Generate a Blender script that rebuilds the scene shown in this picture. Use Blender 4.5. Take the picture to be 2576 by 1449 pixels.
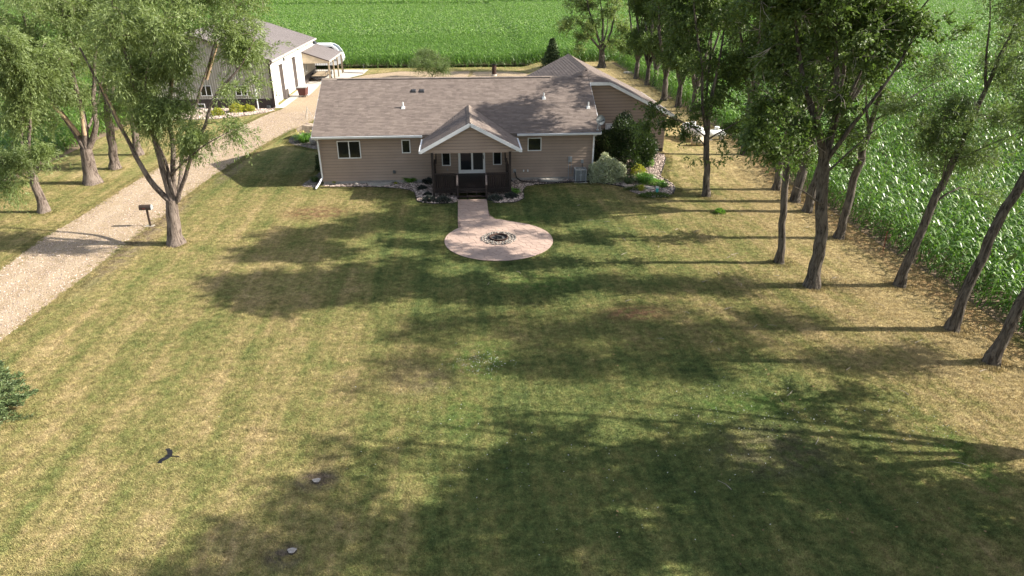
import bpy, bmesh, math, random
import numpy as np
from mathutils import Vector, Matrix
R = math.radians
SC = bpy.context.scene
COL = SC.collection
for o in list(bpy.data.objects): bpy.data.objects.remove(o)

# ------------------------------------------------------------------ camera
CAM_H, PITCH, YAW, FPX = 12.5, R(25.3), R(4.1), 1717.0       # FPX for a 2576 px wide frame
cam = bpy.data.cameras.new('camera'); camo = bpy.data.objects.new('camera', cam); COL.objects.link(camo)
camo.location = (0, 0, CAM_H)
camo.rotation_euler = (R(90) - PITCH, 0, -YAW)
cam.sensor_width = 36; cam.lens = 36 * FPX / 2576; cam.clip_start = 0.2; cam.clip_end = 4000
SC.camera = camo

# ------------------------------------------------------------------ light
SUN_EL = R(34.0)
SHX, SHY = -1.0, 0.08                                       # ground direction in which shadows fall
world = bpy.data.worlds.new('World'); SC.world = world; world.use_nodes = True
wn = world.node_tree; bg = wn.nodes['Background']
sky = wn.nodes.new('ShaderNodeTexSky'); sky.sky_type = 'NISHITA'; sky.sun_disc = False
sky.sun_elevation = SUN_EL; sky.sun_rotation = math.atan2(-SHX, -SHY); sky.air_density = 1.0; sky.dust_density = 1.6
hs = wn.nodes.new('ShaderNodeHueSaturation'); hs.inputs['Saturation'].default_value = 0.62; wn.links.new(sky.outputs[0], hs.inputs['Color']); wn.links.new(hs.outputs[0], bg.inputs[0]); bg.inputs[1].default_value = 0.10
sun = bpy.data.lights.new('sun', 'SUN'); suno = bpy.data.objects.new('sun', sun); COL.objects.link(suno)
sun.energy = 4.6; sun.angle = R(0.55); sun.color = (1.0, 0.93, 0.82)
suno.location = (60, -5, 40)
suno.rotation_euler = Vector((SHX, SHY, -math.tan(SUN_EL) * math.hypot(SHX, SHY))).to_track_quat('-Z', 'Y').to_euler()
SC.view_settings.view_transform = 'Standard'; SC.view_settings.look = 'None'
SC.view_settings.gamma = 1; SC.view_settings.use_curve_mapping = False
SC.view_settings.exposure = 1.42
SC.cycles.max_bounces = 5; SC.cycles.transparent_max_bounces = 6
SC.cycles.diffuse_bounces = 3; SC.cycles.glossy_bounces = 2; SC.cycles.transmission_bounces = 3

# ------------------------------------------------------------------ survey helpers (photo pixel -> place)
_fw = np.array([math.sin(YAW) * math.cos(PITCH), math.cos(YAW) * math.cos(PITCH), -math.sin(PITCH)])
_rt = np.array([math.cos(YAW), -math.sin(YAW), 0.0]); _up = np.cross(_rt, _fw); _c = np.array([0, 0, CAM_H])
def _ray(x, y): return _fw + _rt * (x - 1288) / FPX - _up * (y - 724.5) / FPX
def smooth(t): t = np.clip(t, 0, 1); return t * t * (3 - 2 * t)
def gz(x, y): return 0.55 * smooth((np.asarray(y) - 40.5) / 5.5) * smooth((np.asarray(x) - 8.2) / 2.5)
def at_ground(px, py):
    z = 0.0
    for _ in range(8):
        d = _ray(px, py); p = _c + d * ((z - CAM_H) / d[2]); z = float(gz(p[0], p[1]))
    return (float(p[0]), float(p[1]), z)
def at_y(px, py, Y):
    d = _ray(px, py); p = _c + d * (Y / d[1]); return (float(p[0]), float(p[1]), float(p[2]))

# ------------------------------------------------------------------ materials
MATS = {}
def nodes_of(name):
    m = bpy.data.materials.new(name); m.use_nodes = True; nt = m.node_tree
    return m, nt, nt.nodes['Principled BSDF']
def ramp(nt, pts):
    r = nt.nodes.new('ShaderNodeValToRGB'); e = r.color_ramp.elements
    while len(e) < len(pts): e.new(0.5)
    for i, (p, c) in enumerate(pts): e[i].position = p; e[i].color = (*c, 1) if len(c) == 3 else c
    return r
def noise(nt, vec, scale, detail=4, rough=0.55, dist=0.0):
    n = nt.nodes.new('ShaderNodeTexNoise'); n.inputs['Scale'].default_value = scale
    n.inputs['Detail'].default_value = detail; n.inputs['Roughness'].default_value = rough
    n.inputs['Distortion'].default_value = dist
    if vec is not None: nt.links.new(vec, n.inputs['Vector'])
    return n.outputs['Fac']
def mixc(nt, f, a, b, mode='MIX'):
    m = nt.nodes.new('ShaderNodeMix'); m.data_type = 'RGBA'; m.blend_type = mode
    for s, v in ((m.inputs[0], f), (m.inputs[6], a), (m.inputs[7], b)):
        if isinstance(v, (int, float)): s.default_value = v
        elif isinstance(v, tuple): s.default_value = (*v, 1)
        else: nt.links.new(v, s)
    return m.outputs[2]
def maths(nt, op, a, b=None, c=None):
    m = nt.nodes.new('ShaderNodeMath'); m.operation = op
    for s, v in zip(m.inputs, (a, b, c)):
        if v is None: continue
        if isinstance(v, (int, float)): s.default_value = v
        else: nt.links.new(v, s)
    return m.outputs[0]
def mapr(nt, v, a, b, c=0.0, d=1.0):
    m = nt.nodes.new('ShaderNodeMapRange'); nt.links.new(v, m.inputs[0])
    for i, x in enumerate((a, b, c, d)): m.inputs[i + 1].default_value = x
    return m.outputs[0]
def worldpos(nt):
    g = nt.nodes.new('ShaderNodeNewGeometry'); return g.outputs['Position']
def bump(nt, h, strength, dist=0.02):
    b = nt.nodes.new('ShaderNodeBump'); b.inputs['Strength'].default_value = strength; b.inputs['Distance'].default_value = dist
    nt.links.new(h, b.inputs['Height']); return b.outputs[0]
def mat(name, c, c2=None, scale=6.0, rough=0.75, bmp=0.0, bscale=40.0, metal=0.0, stretch=None, pos=(0.35, 0.65), spec=0.35, rnd=0.0):
    """plain procedural surface: two tones of one colour by noise, grain, optional per-object or per-face tone"""
    m, nt, b = nodes_of(name)
    v = worldpos(nt)
    if stretch:
        mp = nt.nodes.new('ShaderNodeMapping'); mp.inputs['Scale'].default_value = stretch; nt.links.new(v, mp.inputs[0]); v = mp.outputs[0]
    c2 = c2 or tuple(x * 0.75 for x in c)
    r = ramp(nt, [(pos[0], c2), (pos[1], c)]); nt.links.new(noise(nt, v, scale, 5, 0.6), r.inputs[0])
    col = r.outputs[0]
    if rnd:
        oi = nt.nodes.new('ShaderNodeObjectInfo')
        at = nt.nodes.new('ShaderNodeAttribute'); at.attribute_name = 'rnd'
        s = maths(nt, 'FRACT', maths(nt, 'ADD', oi.outputs['Random'], at.outputs['Fac']))
        k = mapr(nt, s, 0, 1, 1 - rnd, 1 + rnd)
        vm = nt.nodes.new('ShaderNodeVectorMath'); vm.operation = 'SCALE'; nt.links.new(col, vm.inputs[0]); nt.links.new(k, vm.inputs['Scale'])
        col = vm.outputs[0]
    nt.links.new(col, b.inputs['Base Color'])
    b.inputs['Roughness'].default_value = rough; b.inputs['Metallic'].default_value = metal
    b.inputs['Specular IOR Level'].default_value = spec
    if bmp: nt.links.new(bump(nt, noise(nt, v, bscale, 3), bmp), b.inputs['Normal'])
    MATS[name] = m; return m
def leafmat(name, dark, lit, trans, rough=0.45, tf=0.35, spec=0.4, third=None):
    m, nt, b = nodes_of(name)
    at = nt.nodes.new('ShaderNodeAttribute'); at.attribute_name = 'rnd'
    pts = [(0.0, dark), (0.85, lit)]
    if third: pts.append((1.0, third))
    r = ramp(nt, pts); nt.links.new(at.outputs['Fac'], r.inputs[0])
    v = worldpos(nt); big = mapr(nt, noise(nt, v, 0.7, 2), 0.3, 0.7, 0.78, 1.2)
    vm = nt.nodes.new('ShaderNodeVectorMath'); vm.operation = 'SCALE'; nt.links.new(r.outputs[0], vm.inputs[0]); nt.links.new(big, vm.inputs['Scale'])
    nt.links.new(vm.outputs[0], b.inputs['Base Color']); b.inputs['Roughness'].default_value = rough
    b.inputs['Specular IOR Level'].default_value = spec
    t = nt.nodes.new('ShaderNodeBsdfTranslucent'); 
    t.inputs[0].default_value = (*trans, 1)
    mx = nt.nodes.new('ShaderNodeMixShader'); mx.inputs[0].default_value = tf
    nt.links.new(b.outputs[0], mx.inputs[1]); nt.links.new(t.outputs[0], mx.inputs[2])
    nt.links.new(mx.outputs[0], nt.nodes['Material Output'].inputs[0])
    MATS[name] = m; return m

def lawn_colour(nt, v):
    """lawn colour by place: dry straw and green patches, mower stripes, thatch, greener centre, straw verge by the corn"""
    sx = nt.nodes.new('ShaderNodeSeparateXYZ'); nt.links.new(v, sx.inputs[0]); X, Y = sx.outputs[0], sx.outputs[1]
    big = noise(nt, v, 0.16, 3, 0.5); mid = noise(nt, v, 0.55, 4, 0.6, 0.6); sm = noise(nt, v, 2.6, 4, 0.65); fine = noise(nt, v, 11.0, 3, 0.7)
    # green centre mask: ellipse round the patio and down the middle of the lawn
    def spot(cx, cy, rx, ry):
        dx = maths(nt, 'DIVIDE', maths(nt, 'SUBTRACT', X, cx), rx); dy = maths(nt, 'DIVIDE', maths(nt, 'SUBTRACT', Y, cy), ry)
        d = maths(nt, 'SQRT', maths(nt, 'ADD', maths(nt, 'MULTIPLY', dx, dx), maths(nt, 'MULTIPLY', dy, dy)))
        s = nt.nodes.new('ShaderNodeMapRange'); s.interpolation_type = 'SMOOTHSTEP'; nt.links.new(d, s.inputs[0])
        s.inputs[1].default_value = 0.35; s.inputs[2].default_value = 1.15; s.inputs[3].default_value = 1; s.inputs[4].default_value = 0
        return s.outputs[0]
    g1 = spot(2.0, 32.0, 9.5, 13.0); g2 = spot(5.0, 15.0, 10.0, 8.5); g3 = spot(-13, 47, 5.5, 7)
    green = maths(nt, 'MAXIMUM', g1, maths(nt, 'MAXIMUM', g2, maths(nt, 'MULTIPLY', g3, 0.5)))
    # mower stripes, two headings
    def stripes(ang, width):
        rt = maths(nt, 'ADD', maths(nt, 'MULTIPLY', X, math.cos(ang)), maths(nt, 'MULTIPLY', Y, math.sin(ang)))
        w = maths(nt, 'ADD', rt, maths(nt, 'MULTIPLY', mid, 0.28))
        return maths(nt, 'SINE', maths(nt, 'MULTIPLY', w, 2 * math.pi / width))
    sL = stripes(R(4.4), 2.1); sR = stripes(R(18), 2.2)
    side = mapr(nt, X, -2, 7)
    st = maths(nt, 'ADD', maths(nt, 'MULTIPLY', sL, maths(nt, 'SUBTRACT', 1.0, side)), maths(nt, 'MULTIPLY', sR, side))
    mp = nt.nodes.new('ShaderNodeMapping'); mp.inputs['Rotation'].default_value = (0, 0, R(-6)); mp.inputs['Scale'].default_value = (2.3, 0.11, 1); nt.links.new(v, mp.inputs[0])
    streak = noise(nt, mp.outputs[0], 1.0, 4, 0.6)
    f = maths(nt, 'ADD', maths(nt, 'MULTIPLY', big, 0.45), maths(nt, 'MULTIPLY', mid, 0.85))
    f = maths(nt, 'ADD', f, maths(nt, 'MULTIPLY', streak, 0.80))
    f = maths(nt, 'ADD', f, maths(nt, 'MULTIPLY', sm, 0.85))
    f = maths(nt, 'ADD', f, maths(nt, 'MULTIPLY', fine, 0.50))
    f = maths(nt, 'ADD', f, maths(nt, 'MULTIPLY', green, 0.44))
    f = maths(nt, 'ADD', f, maths(nt, 'MULTIPLY', st, 0.085))
    f = maths(nt, 'SUBTRACT', f, maths(nt, 'MULTIPLY', mapr(nt, X, 13.5, 19.0), 0.42))
    f = mapr(nt, f, 1.43, 2.46)
    r = ramp(nt, [(0.0, (0.42, 0.33, 0.165)), (0.24, (0.31, 0.265, 0.110)), (0.48, (0.215, 0.215, 0.074)), (0.70, (0.142, 0.170, 0.054)), (1.0, (0.070, 0.106, 0.033))])
    nt.links.new(f, r.inputs[0]); col = r.outputs[0]
    # worn reddish patches, bright clover patches
    for (cx, cy, rx, ry, c, a) in ((-8.3, 37.0, 2.4, 1.5, (0.26, 0.14, 0.085), 0.75), (6.6, 23.7, 1.7, 0.8, (0.30, 0.17, 0.10), 0.8), (-1.7, 19.4, 1.6, 1.1, (0.30, 0.22, 0.14), 0.5),
                                   (-4.2, 14.7, 0.7, 0.5, (0.19, 0.14, 0.11), 0.85), (-4.5, 12.1, 0.55, 0.5, (0.17, 0.13, 0.11), 0.85), (20.3, 30, 1.5, 30, (0.47, 0.325, 0.17), 0.95),
                                   (-16.3, 34.0, 0.8, 8, (0.27, 0.2, 0.14), 0.8), (-15.6, 46.0, 0.6, 4, (0.27, 0.2, 0.14), 0.7), (-20.8, 36.0, 0.35, 12, (0.27, 0.2, 0.14), 0.6), (8.5, 15.0, 2.3, 1.5, (0.22, 0.16, 0.11), 0.45),
                                   (3.0, 33.8, 9, 0.3, (0.2, 0.17, 0.09), 0.0)):
        k = maths(nt, 'MULTIPLY', maths(nt, 'MULTIPLY', spot(cx, cy, rx, ry), a), mapr(nt, sm, 0.38, 0.56))
        col = mixc(nt, k, col, c)
    for (cx, cy, rx, ry, a) in ((0.3, 20.6, 1.5, 1.6, 0.8), (3.2, 26.8, 2.4, 1.2, 0.6), (13.8, 14.4, 0.9, 2.3, 0.9), (8.9, 17.3, 2.4, 0.7, 0.7), (20.2, 19.8, 0.5, 1.6, 0.9), (-0.3, 17.5, 0.8, 1.5, 0.5), (2.6, 35.2, 3, 0.7, 0.35)):
        k = maths(nt, 'MULTIPLY', maths(nt, 'MULTIPLY', spot(cx, cy, rx, ry), a), mapr(nt, sm, 0.35, 0.6))
        col = mixc(nt, maths(nt, 'MULTIPLY', k, 0.72), col, (0.105, 0.20, 0.038))
    return col, fine, sm

def build_lawn_mats():
    m, nt, b = nodes_of('lawn_turf'); v = worldpos(nt); col, fine, sm = lawn_colour(nt, v)
    tus = maths(nt, 'MULTIPLY', mapr(nt, noise(nt, v, 4.2, 3, 0.7), 0.32, 0.68, 0.62, 1.34), mapr(nt, noise(nt, v, 21.0, 2, 0.6), 0.35, 0.65, 0.62, 1.05))
    vm0 = nt.nodes.new('ShaderNodeVectorMath'); vm0.operation = 'SCALE'; nt.links.new(col, vm0.inputs[0]); nt.links.new(tus, vm0.inputs['Scale']); col2 = vm0.outputs[0]
    nt.links.new(col2, b.inputs['Base Color']); b.inputs['Roughness'].default_value = 0.95; b.inputs['Specular IOR Level'].default_value = 0.1
    h = maths(nt, 'ADD', fine, noise(nt, v, 45, 2)); nt.links.new(bump(nt, h, 0.8, 0.05), b.inputs['Normal']); MATS['lawn_turf'] = m
    m, nt, b = nodes_of('grass_blade'); v = worldpos(nt); col, fine, sm = lawn_colour(nt, v)
    at = nt.nodes.new('ShaderNodeAttribute'); at.attribute_name = 'rnd'
    k = maths(nt, 'MULTIPLY', mapr(nt, at.outputs['Fac'], 0, 1, 0.66, 1.36), mapr(nt, noise(nt, v, 4.2, 3, 0.7), 0.32, 0.68, 0.70, 1.30))
    vm = nt.nodes.new('ShaderNodeVectorMath'); vm.operation = 'SCALE'; nt.links.new(col, vm.inputs[0]); nt.links.new(k, vm.inputs['Scale'])
    nt.links.new(vm.outputs[0], b.inputs['Base Color']); b.inputs['Roughness'].default_value = 0.6; b.inputs['Specular IOR Level'].default_value = 0.25
    t = nt.nodes.new('ShaderNodeBsdfTranslucent'); nt.links.new(vm.outputs[0], t.inputs[0])
    mx = nt.nodes.new('ShaderNodeMixShader'); mx.inputs[0].default_value = 0.3
    nt.links.new(b.outputs[0], mx.inputs[1]); nt.links.new(t.outputs[0], mx.inputs[2]); nt.links.new(mx.outputs[0], nt.nodes['Material Output'].inputs[0])
    MATS['grass_blade'] = m
build_lawn_mats()

def gravel_mat():
    m, nt, b = nodes_of('gravel'); v = worldpos(nt)
    vo = nt.nodes.new('ShaderNodeTexVoronoi'); vo.inputs['Scale'].default_value = 26; nt.links.new(v, vo.inputs[0])
    r = ramp(nt, [(0.0, (0.17, 0.115, 0.072)), (0.35, (0.33, 0.24, 0.158)), (0.7, (0.42, 0.32, 0.225)), (1.0, (0.55, 0.45, 0.35))])
    s = nt.nodes.new('ShaderNodeSeparateColor'); nt.links.new(vo.outputs['Color'], s.inputs[0]); nt.links.new(s.outputs[0], r.inputs[0])
    f = mapr(nt, noise(nt, v, 0.5, 4), 0.3, 0.7, 0.0, 0.55)
    c = mixc(nt, f, r.outputs[0], (0.42, 0.32, 0.205))
    c = mixc(nt, mapr(nt, noise(nt, v, 2.2, 4), 0.5, 0.8, 0, 0.45), c, (0.27, 0.21, 0.155))
    sx = nt.nodes.new('ShaderNodeSeparateXYZ'); nt.links.new(v, sx.inputs[0])           # wheel ruts: paler and compacted; dusty crown between them
    w = maths(nt, 'ADD', sx.outputs[0], maths(nt, 'MULTIPLY', noise(nt, v, 0.25, 2), 0.8)); d = maths(nt, 'ABSOLUTE', maths(nt, 'SUBTRACT', maths(nt, 'ABSOLUTE', maths(nt, 'ADD', w, 18.6)), 0.85))
    rut = maths(nt, 'MULTIPLY', mapr(nt, d, 0.15, 0.6, 1, 0), mapr(nt, noise(nt, v, 0.9, 3), 0.35, 0.6))
    c = mixc(nt, maths(nt, 'MULTIPLY', rut, 0.45), mixc(nt, 0.22, c, (0.20, 0.165, 0.10)), (0.46, 0.37, 0.27))
    nt.links.new(c, b.inputs['Base Color']); b.inputs['Roughness'].default_value = 0.95; b.inputs['Specular IOR Level'].default_value = 0.15
    nt.links.new(bump(nt, vo.outputs['Distance'], 0.9, 0.03), b.inputs['Normal']); MATS['gravel'] = m
gravel_mat()
mat('siding', (0.335, 0.254, 0.200), (0.305, 0.230, 0.181), 1.2, 0.62, 0.12, 60, rnd=0.045)
mat('foundation', (0.36, 0.33, 0.30), (0.27, 0.25, 0.23), 3, 0.9, 0.3, 30)
mat('shingle', (0.190, 0.155, 0.135), (0.158, 0.128, 0.113), 1.6, 0.95, 0.5, 160, rnd=0.15, spec=0.12)
mat('ridge_shingle', (0.25, 0.205, 0.17), (0.19, 0.155, 0.135), 2, 0.95, 0.5, 160, rnd=0.12, spec=0.12)
mat('white_trim', (0.74, 0.75, 0.76), (0.64, 0.65, 0.66), 2, 0.45, 0, 1)
mat('white_frame', (0.78, 0.78, 0.77), (0.72, 0.72, 0.71), 3, 0.4)
mat('deck_wood', (0.029, 0.020, 0.018), (0.018, 0.013, 0.012), 5, 0.55, 0.3, 30, stretch=(1, 6, 6), rnd=0.15)
mat('deck_wear', (0.16, 0.13, 0.12), (0.10, 0.08, 0.075), 5, 0.7, 0.2, 30)
mat('glass', (0.012, 0.014, 0.015), (0.008, 0.009, 0.01), 1, 0.06, spec=0.6)
mat('screen', (0.022, 0.022, 0.022), (0.016, 0.016, 0.017), 2, 0.5)
mat('patio_stone', (0.41, 0.30, 0.242), (0.34, 0.25, 0.205), 1.4, 0.72, 0.35, 18, rnd=0.05)
mat('patio_joint', (0.22, 0.15, 0.125), None, 4, 0.9)
mat('pebble', (0.50, 0.41, 0.35), (0.34, 0.26, 0.22), 9, 0.8, rnd=0.55)
mat('pebble_grey', (0.30, 0.27, 0.235), (0.15, 0.135, 0.12), 9, 0.8, rnd=0.45)
mat('bed_base', (0.20, 0.155, 0.125), (0.12, 0.09, 0.075), 12, 0.95, 0.8, 30)
mat('lap_shade_backing', (0.05, 0.042, 0.036))  # wall backing, darkened so the board gaps show the laps' shadow lines
mat('rust', (0.055, 0.028, 0.021), (0.035, 0.018, 0.014), 9, 0.85, 0.3, 40)
mat('ash', (0.13, 0.12, 0.11), (0.05, 0.047, 0.045), 14, 0.95, 0.8, 40)
mat('dark_metal', (0.03, 0.03, 0.032), None, 9, 0.45)
mat('grey_metal', (0.30, 0.32, 0.32), (0.25, 0.26, 0.27), 9, 0.45)
mat('dark_grille', (0.085, 0.095, 0.10), (0.06, 0.067, 0.07), 9, 0.5)
mat('dish_grey', (0.17, 0.19, 0.20), None, 5, 0.5)
mat('pvc', (0.72, 0.73, 0.72), None, 4, 0.4)
mat('galvanised', (0.45, 0.43, 0.39), (0.33, 0.31, 0.28), 8, 0.55, metal=0.15)
mat('black_rubber', (0.015, 0.015, 0.015), None, 9, 0.6)
mat('mailbox_brown', (0.062, 0.042, 0.032), (0.045, 0.03, 0.024), 6, 0.55, 0.2, 30)
mat('concrete', (0.50, 0.46, 0.41), (0.42, 0.385, 0.34), 1.5, 0.85, 0.2, 40)
mat('shop_metal', (0.36, 0.325, 0.265), (0.33, 0.30, 0.245), 0.6, 0.5, rnd=0.03)
mat('shop_white_and_glare', (0.72, 0.71, 0.68), None, 1, 0.5)  # white doors; on the side wall also sun glare put into the colour
mat('shop_rib', (0.55, 0.52, 0.45), None, 1, 0.45)
mat('wainscot', (0.060, 0.048, 0.044), (0.05, 0.04, 0.037), 1, 0.5, rnd=0.05)
mat('metal_roof', (0.25, 0.22, 0.21), (0.225, 0.197, 0.187), 0.6, 0.5, rnd=0.03)
mat('brown_trim', (0.075, 0.055, 0.05), None, 2, 0.5)
mat('treated_wood', (0.36, 0.29, 0.20), (0.27, 0.21, 0.145), 4, 0.8, 0.2, 30, rnd=0.1)
mat('maroon', (0.105, 0.032, 0.028), (0.075, 0.024, 0.022), 4, 0.5)
mat('rv_white', (0.78, 0.79, 0.80), (0.72, 0.73, 0.75), 1, 0.3)
mat('rock', (0.36, 0.29, 0.22), (0.16, 0.12, 0.09), 2.2, 0.9, 0.9, 9)
mat('rock_pale', (0.42, 0.38, 0.34), (0.28, 0.25, 0.22), 4, 0.9, 0.6, 14)
mat('teal', (0.06, 0.42, 0.40), None, 4, 0.5)
mat('red_paint', (0.22, 0.035, 0.03), None, 8, 0.6)
mat('jamb_shade', (0.17, 0.14, 0.13))  # brown tone carries the shade on the door recess reveals
mat('stump_wood', (0.38, 0.345, 0.31), (0.24, 0.215, 0.19), 16, 0.85, 0.4, 60)
mat('soil', (0.21, 0.15, 0.105), (0.14, 0.10, 0.07), 1.5, 0.97, 0.35, 14)
mat('crow', (0.010, 0.010, 0.012), None, 9, 0.5)
mat('tank_white', (0.76, 0.76, 0.74), (0.68, 0.68, 0.65), 2, 0.4)
mat('tan_paint', (0.52, 0.43, 0.31), None, 2, 0.6)
mat('dead_wood', (0.40, 0.35, 0.29), (0.27, 0.23, 0.19), 7, 0.9, 0.3, 40)
mat('peeled_wood', (0.46, 0.33, 0.20), (0.30, 0.20, 0.13), 7, 0.9, 0.3, 30)
def bark_mat(name, a, b2):
    m, nt, b = nodes_of(name); v = worldpos(nt)
    mp = nt.nodes.new('ShaderNodeMapping'); mp.inputs['Scale'].default_value = (7, 7, 1.1); nt.links.new(v, mp.inputs[0])
    n = noise(nt, mp.outputs[0], 1.5, 6, 0.72, 0.8); r = ramp(nt, [(0.42, b2), (0.56, a)]); nt.links.new(n, r.inputs[0])
    c = mixc(nt, mapr(nt, noise(nt, v, 1.1, 3), 0.5, 0.75, 0, 0.5), r.outputs[0], tuple(x * 1.45 for x in a))
    nt.links.new(c, b.inputs['Base Color']); b.inputs['Roughness'].default_value = 0.95; b.inputs['Specular IOR Level'].default_value = 0.1
    nt.links.new(bump(nt, n, 1.0, 0.06), b.inputs['Normal']); MATS[name] = m
bark_mat('bark_willow', (0.205, 0.165, 0.138), (0.06, 0.044, 0.036))
bark_mat('bark_ash', (0.145, 0.124, 0.102), (0.045, 0.037, 0.031))
leafmat('leaf_willow', (0.07, 0.105, 0.034), (0.235, 0.29, 0.105), (0.28, 0.38, 0.07), 0.5, 0.34, 0.35, (0.27, 0.33, 0.17))
leafmat('leaf_dark', (0.032, 0.058, 0.016), (0.145, 0.195, 0.050), (0.12, 0.20, 0.03), 0.5, 0.30, 0.28, (0.15, 0.21, 0.06))
leafmat('leaf_airy', (0.05, 0.085, 0.028), (0.15, 0.20, 0.072), (0.20, 0.29, 0.06), 0.5, 0.35, 0.35, (0.26, 0.32, 0.16))
leafmat('leaf_corn', (0.018, 0.065, 0.008), (0.140, 0.245, 0.034), (0.20, 0.42, 0.03), 0.40, 0.30, 0.45, (0.36, 0.45, 0.19))
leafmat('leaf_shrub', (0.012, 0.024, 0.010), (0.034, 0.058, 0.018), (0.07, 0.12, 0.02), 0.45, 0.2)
leafmat('leaf_variegated', (0.26, 0.31, 0.16), (0.62, 0.64, 0.45), (0.4, 0.45, 0.2), 0.5, 0.25)
leafmat('leaf_gold', (0.16, 0.19, 0.025), (0.42, 0.42, 0.05), (0.5, 0.5, 0.05), 0.5, 0.3)
leafmat('leaf_bright', (0.05, 0.13, 0.02), (0.15, 0.30, 0.045), (0.22, 0.42, 0.04), 0.4, 0.3)
leafmat('leaf_purple', (0.028, 0.035, 0.030), (0.07, 0.08, 0.065), (0.05, 0.06, 0.04), 0.6, 0.15)
leafmat('leaf_spruce', (0.028, 0.050, 0.018), (0.125, 0.17, 0.062), (0.05, 0.09, 0.03), 0.5, 0.1)
leafmat('petal_yellow', (0.6, 0.5, 0.1), (0.8, 0.72, 0.3), (0.6, 0.5, 0.1), 0.5, 0.2)
leafmat('petal_white', (0.6, 0.6, 0.55), (0.8, 0.8, 0.76), (0.6, 0.6, 0.5), 0.5, 0.2)

# ------------------------------------------------------------------ mesh helpers
BASE = {}
class MB:
    def __init__(s): s.v = []; s.f = []; s.r = []
    def add(s, vs, fs, r=None):
        n = len(s.v); s.v += [tuple(map(float, q)) for q in vs]; s.f += [tuple(i + n for i in f) for f in fs]
        s.r += [random.random() if r is None else r] * len(fs); return s
    def box(s, x0, x1, y0, y1, z0, z1, r=None):
        return s.add([(x0,y0,z0),(x1,y0,z0),(x1,y1,z0),(x0,y1,z0),(x0,y0,z1),(x1,y0,z1),(x1,y1,z1),(x0,y1,z1)],
                     [(0,3,2,1),(4,5,6,7),(0,1,5,4),(1,2,6,5),(2,3,7,6),(3,0,4,7)], r)
    def bar(s, p, q, w, h, up=(0, 0, 1)):
        p, q = Vector(p), Vector(q); d = (q - p).normalized(); u = Vector(up)
        if abs(d.dot(u)) > 0.98: u = Vector((0, 1, 0))
        a = d.cross(u).normalized(); b = a.cross(d).normalized(); a *= w / 2; b *= h / 2
        return s.add([p-a-b, p+a-b, p+a+b, p-a+b, q-a-b, q+a-b, q+a+b, q-a+b], [(0,1,2,3),(4,7,6,5),(0,4,5,1),(1,5,6,2),(2,6,7,3),(3,7,4,0)])
    def prism(s, poly, axis, a, b):
        n = len(poly)
        def P(u, v, t): return {'y': (u, t, v), 'x': (t, u, v), 'z': (u, v, t)}[axis]
        vs = [P(u, v, a) for u, v in poly] + [P(u, v, b) for u, v in poly]
        fs = [tuple(range(n))[::-1], tuple(range(n, 2 * n))] + [(i, (i + 1) % n, n + (i + 1) % n, n + i) for i in range(n)]
        return s.add(vs, fs)
    def tube(s, pts, rad, n=8, cap=True):
        pts = [Vector(p) for p in pts]
        if not hasattr(rad, '__len__'): rad = [rad] * len(pts)
        rings = []; u = None; vs = []
        for i, p in enumerate(pts):
            d = (pts[min(i + 1, len(pts) - 1)] - pts[max(i - 1, 0)])
            d = d.normalized() if d.length > 1e-9 else Vector((0, 0, 1))
            if u is None: u = d.orthogonal().normalized()
            u = (u - d * u.dot(d)); u = u.normalized() if u.length > 1e-6 else d.orthogonal().normalized()
            w = d.cross(u)
            for k in range(n):
                a = 2 * math.pi * k / n; vs.append(p + (u * math.cos(a) + w * math.sin(a)) * rad[i])
        fs = []
        for i in range(len(pts) - 1):
            for k in range(n): fs.append((i*n+k, i*n+(k+1)%n, (i+1)*n+(k+1)%n, (i+1)*n+k))
        if cap: fs += [tuple(range(n))[::-1], tuple(range((len(pts)-1)*n, len(pts)*n))]
        return s.add(vs, fs, random.random())
    def blob(s, c, r, sub=2, jit=0.15, rng=random):
        bm = bmesh.new(); bmesh.ops.create_icosphere(bm, subdivisions=sub, radius=1)
        k = [rng.uniform(0, 6) for _ in range(6)]
        vs = []
        for v in bm.verts:
            x, y, z = v.co; n = 1 + jit * (math.sin(3*x+k[0]) * math.sin(3*y+k[1]) + 0.6 * math.sin(5*z+k[2]+x*2) + 0.5*math.sin(7*y+k[3]-z*3))
            vs.append((c[0] + x*r[0]*n, c[1] + y*r[1]*n, c[2] + z*r[2]*n))
        fs = [tuple(v.index for v in f.verts) for f in bm.faces]; bm.free(); return s.add(vs, fs, rng.random())
    def mesh(s, name, m, off=(0, 0, 0), smooth_=False):
        me = bpy.data.meshes.new(name); ox, oy, oz = off
        me.from_pydata([(x-ox, y-oy, z-oz) for x, y, z in s.v], [], s.f); me.materials.append(m)
        a = me.attributes.new('rnd', 'FLOAT', 'FACE'); a.data.foreach_set('value', s.r)
        if smooth_: me.polygons.foreach_set('use_smooth', [True] * len(me.polygons))
        me.update(); return me
def link(name, me, parent=None, loc=(0, 0, 0)):
    o = bpy.data.objects.new(name, me); COL.objects.link(o); o.location = loc
    if parent: o.parent = parent
    return o
def part(name, mb, m, parent, smooth_=False, label=None):
    off = BASE[parent.name]; o = link(name, mb.mesh(name, MATS[m] if isinstance(m, str) else m, off, smooth_), parent)
    BASE[o.name] = off
    if label: o['label'] = label
    return o
def thing(name, label, cat, loc, group=None):
    o = link(name, None, None, loc); o.empty_display_size = 0.3; BASE[o.name] = tuple(loc)
    o['label'] = label; o['category'] = cat
    if group: o['group'] = group
    return o
def single(name, mb, m, label, cat, loc, group=None, smooth_=False):
    o = link(name, mb.mesh(name, MATS[m], loc, smooth_), None, loc); BASE[o.name] = tuple(loc)
    o['label'] = label; o['category'] = cat
    if group: o['group'] = group
    return o
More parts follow.
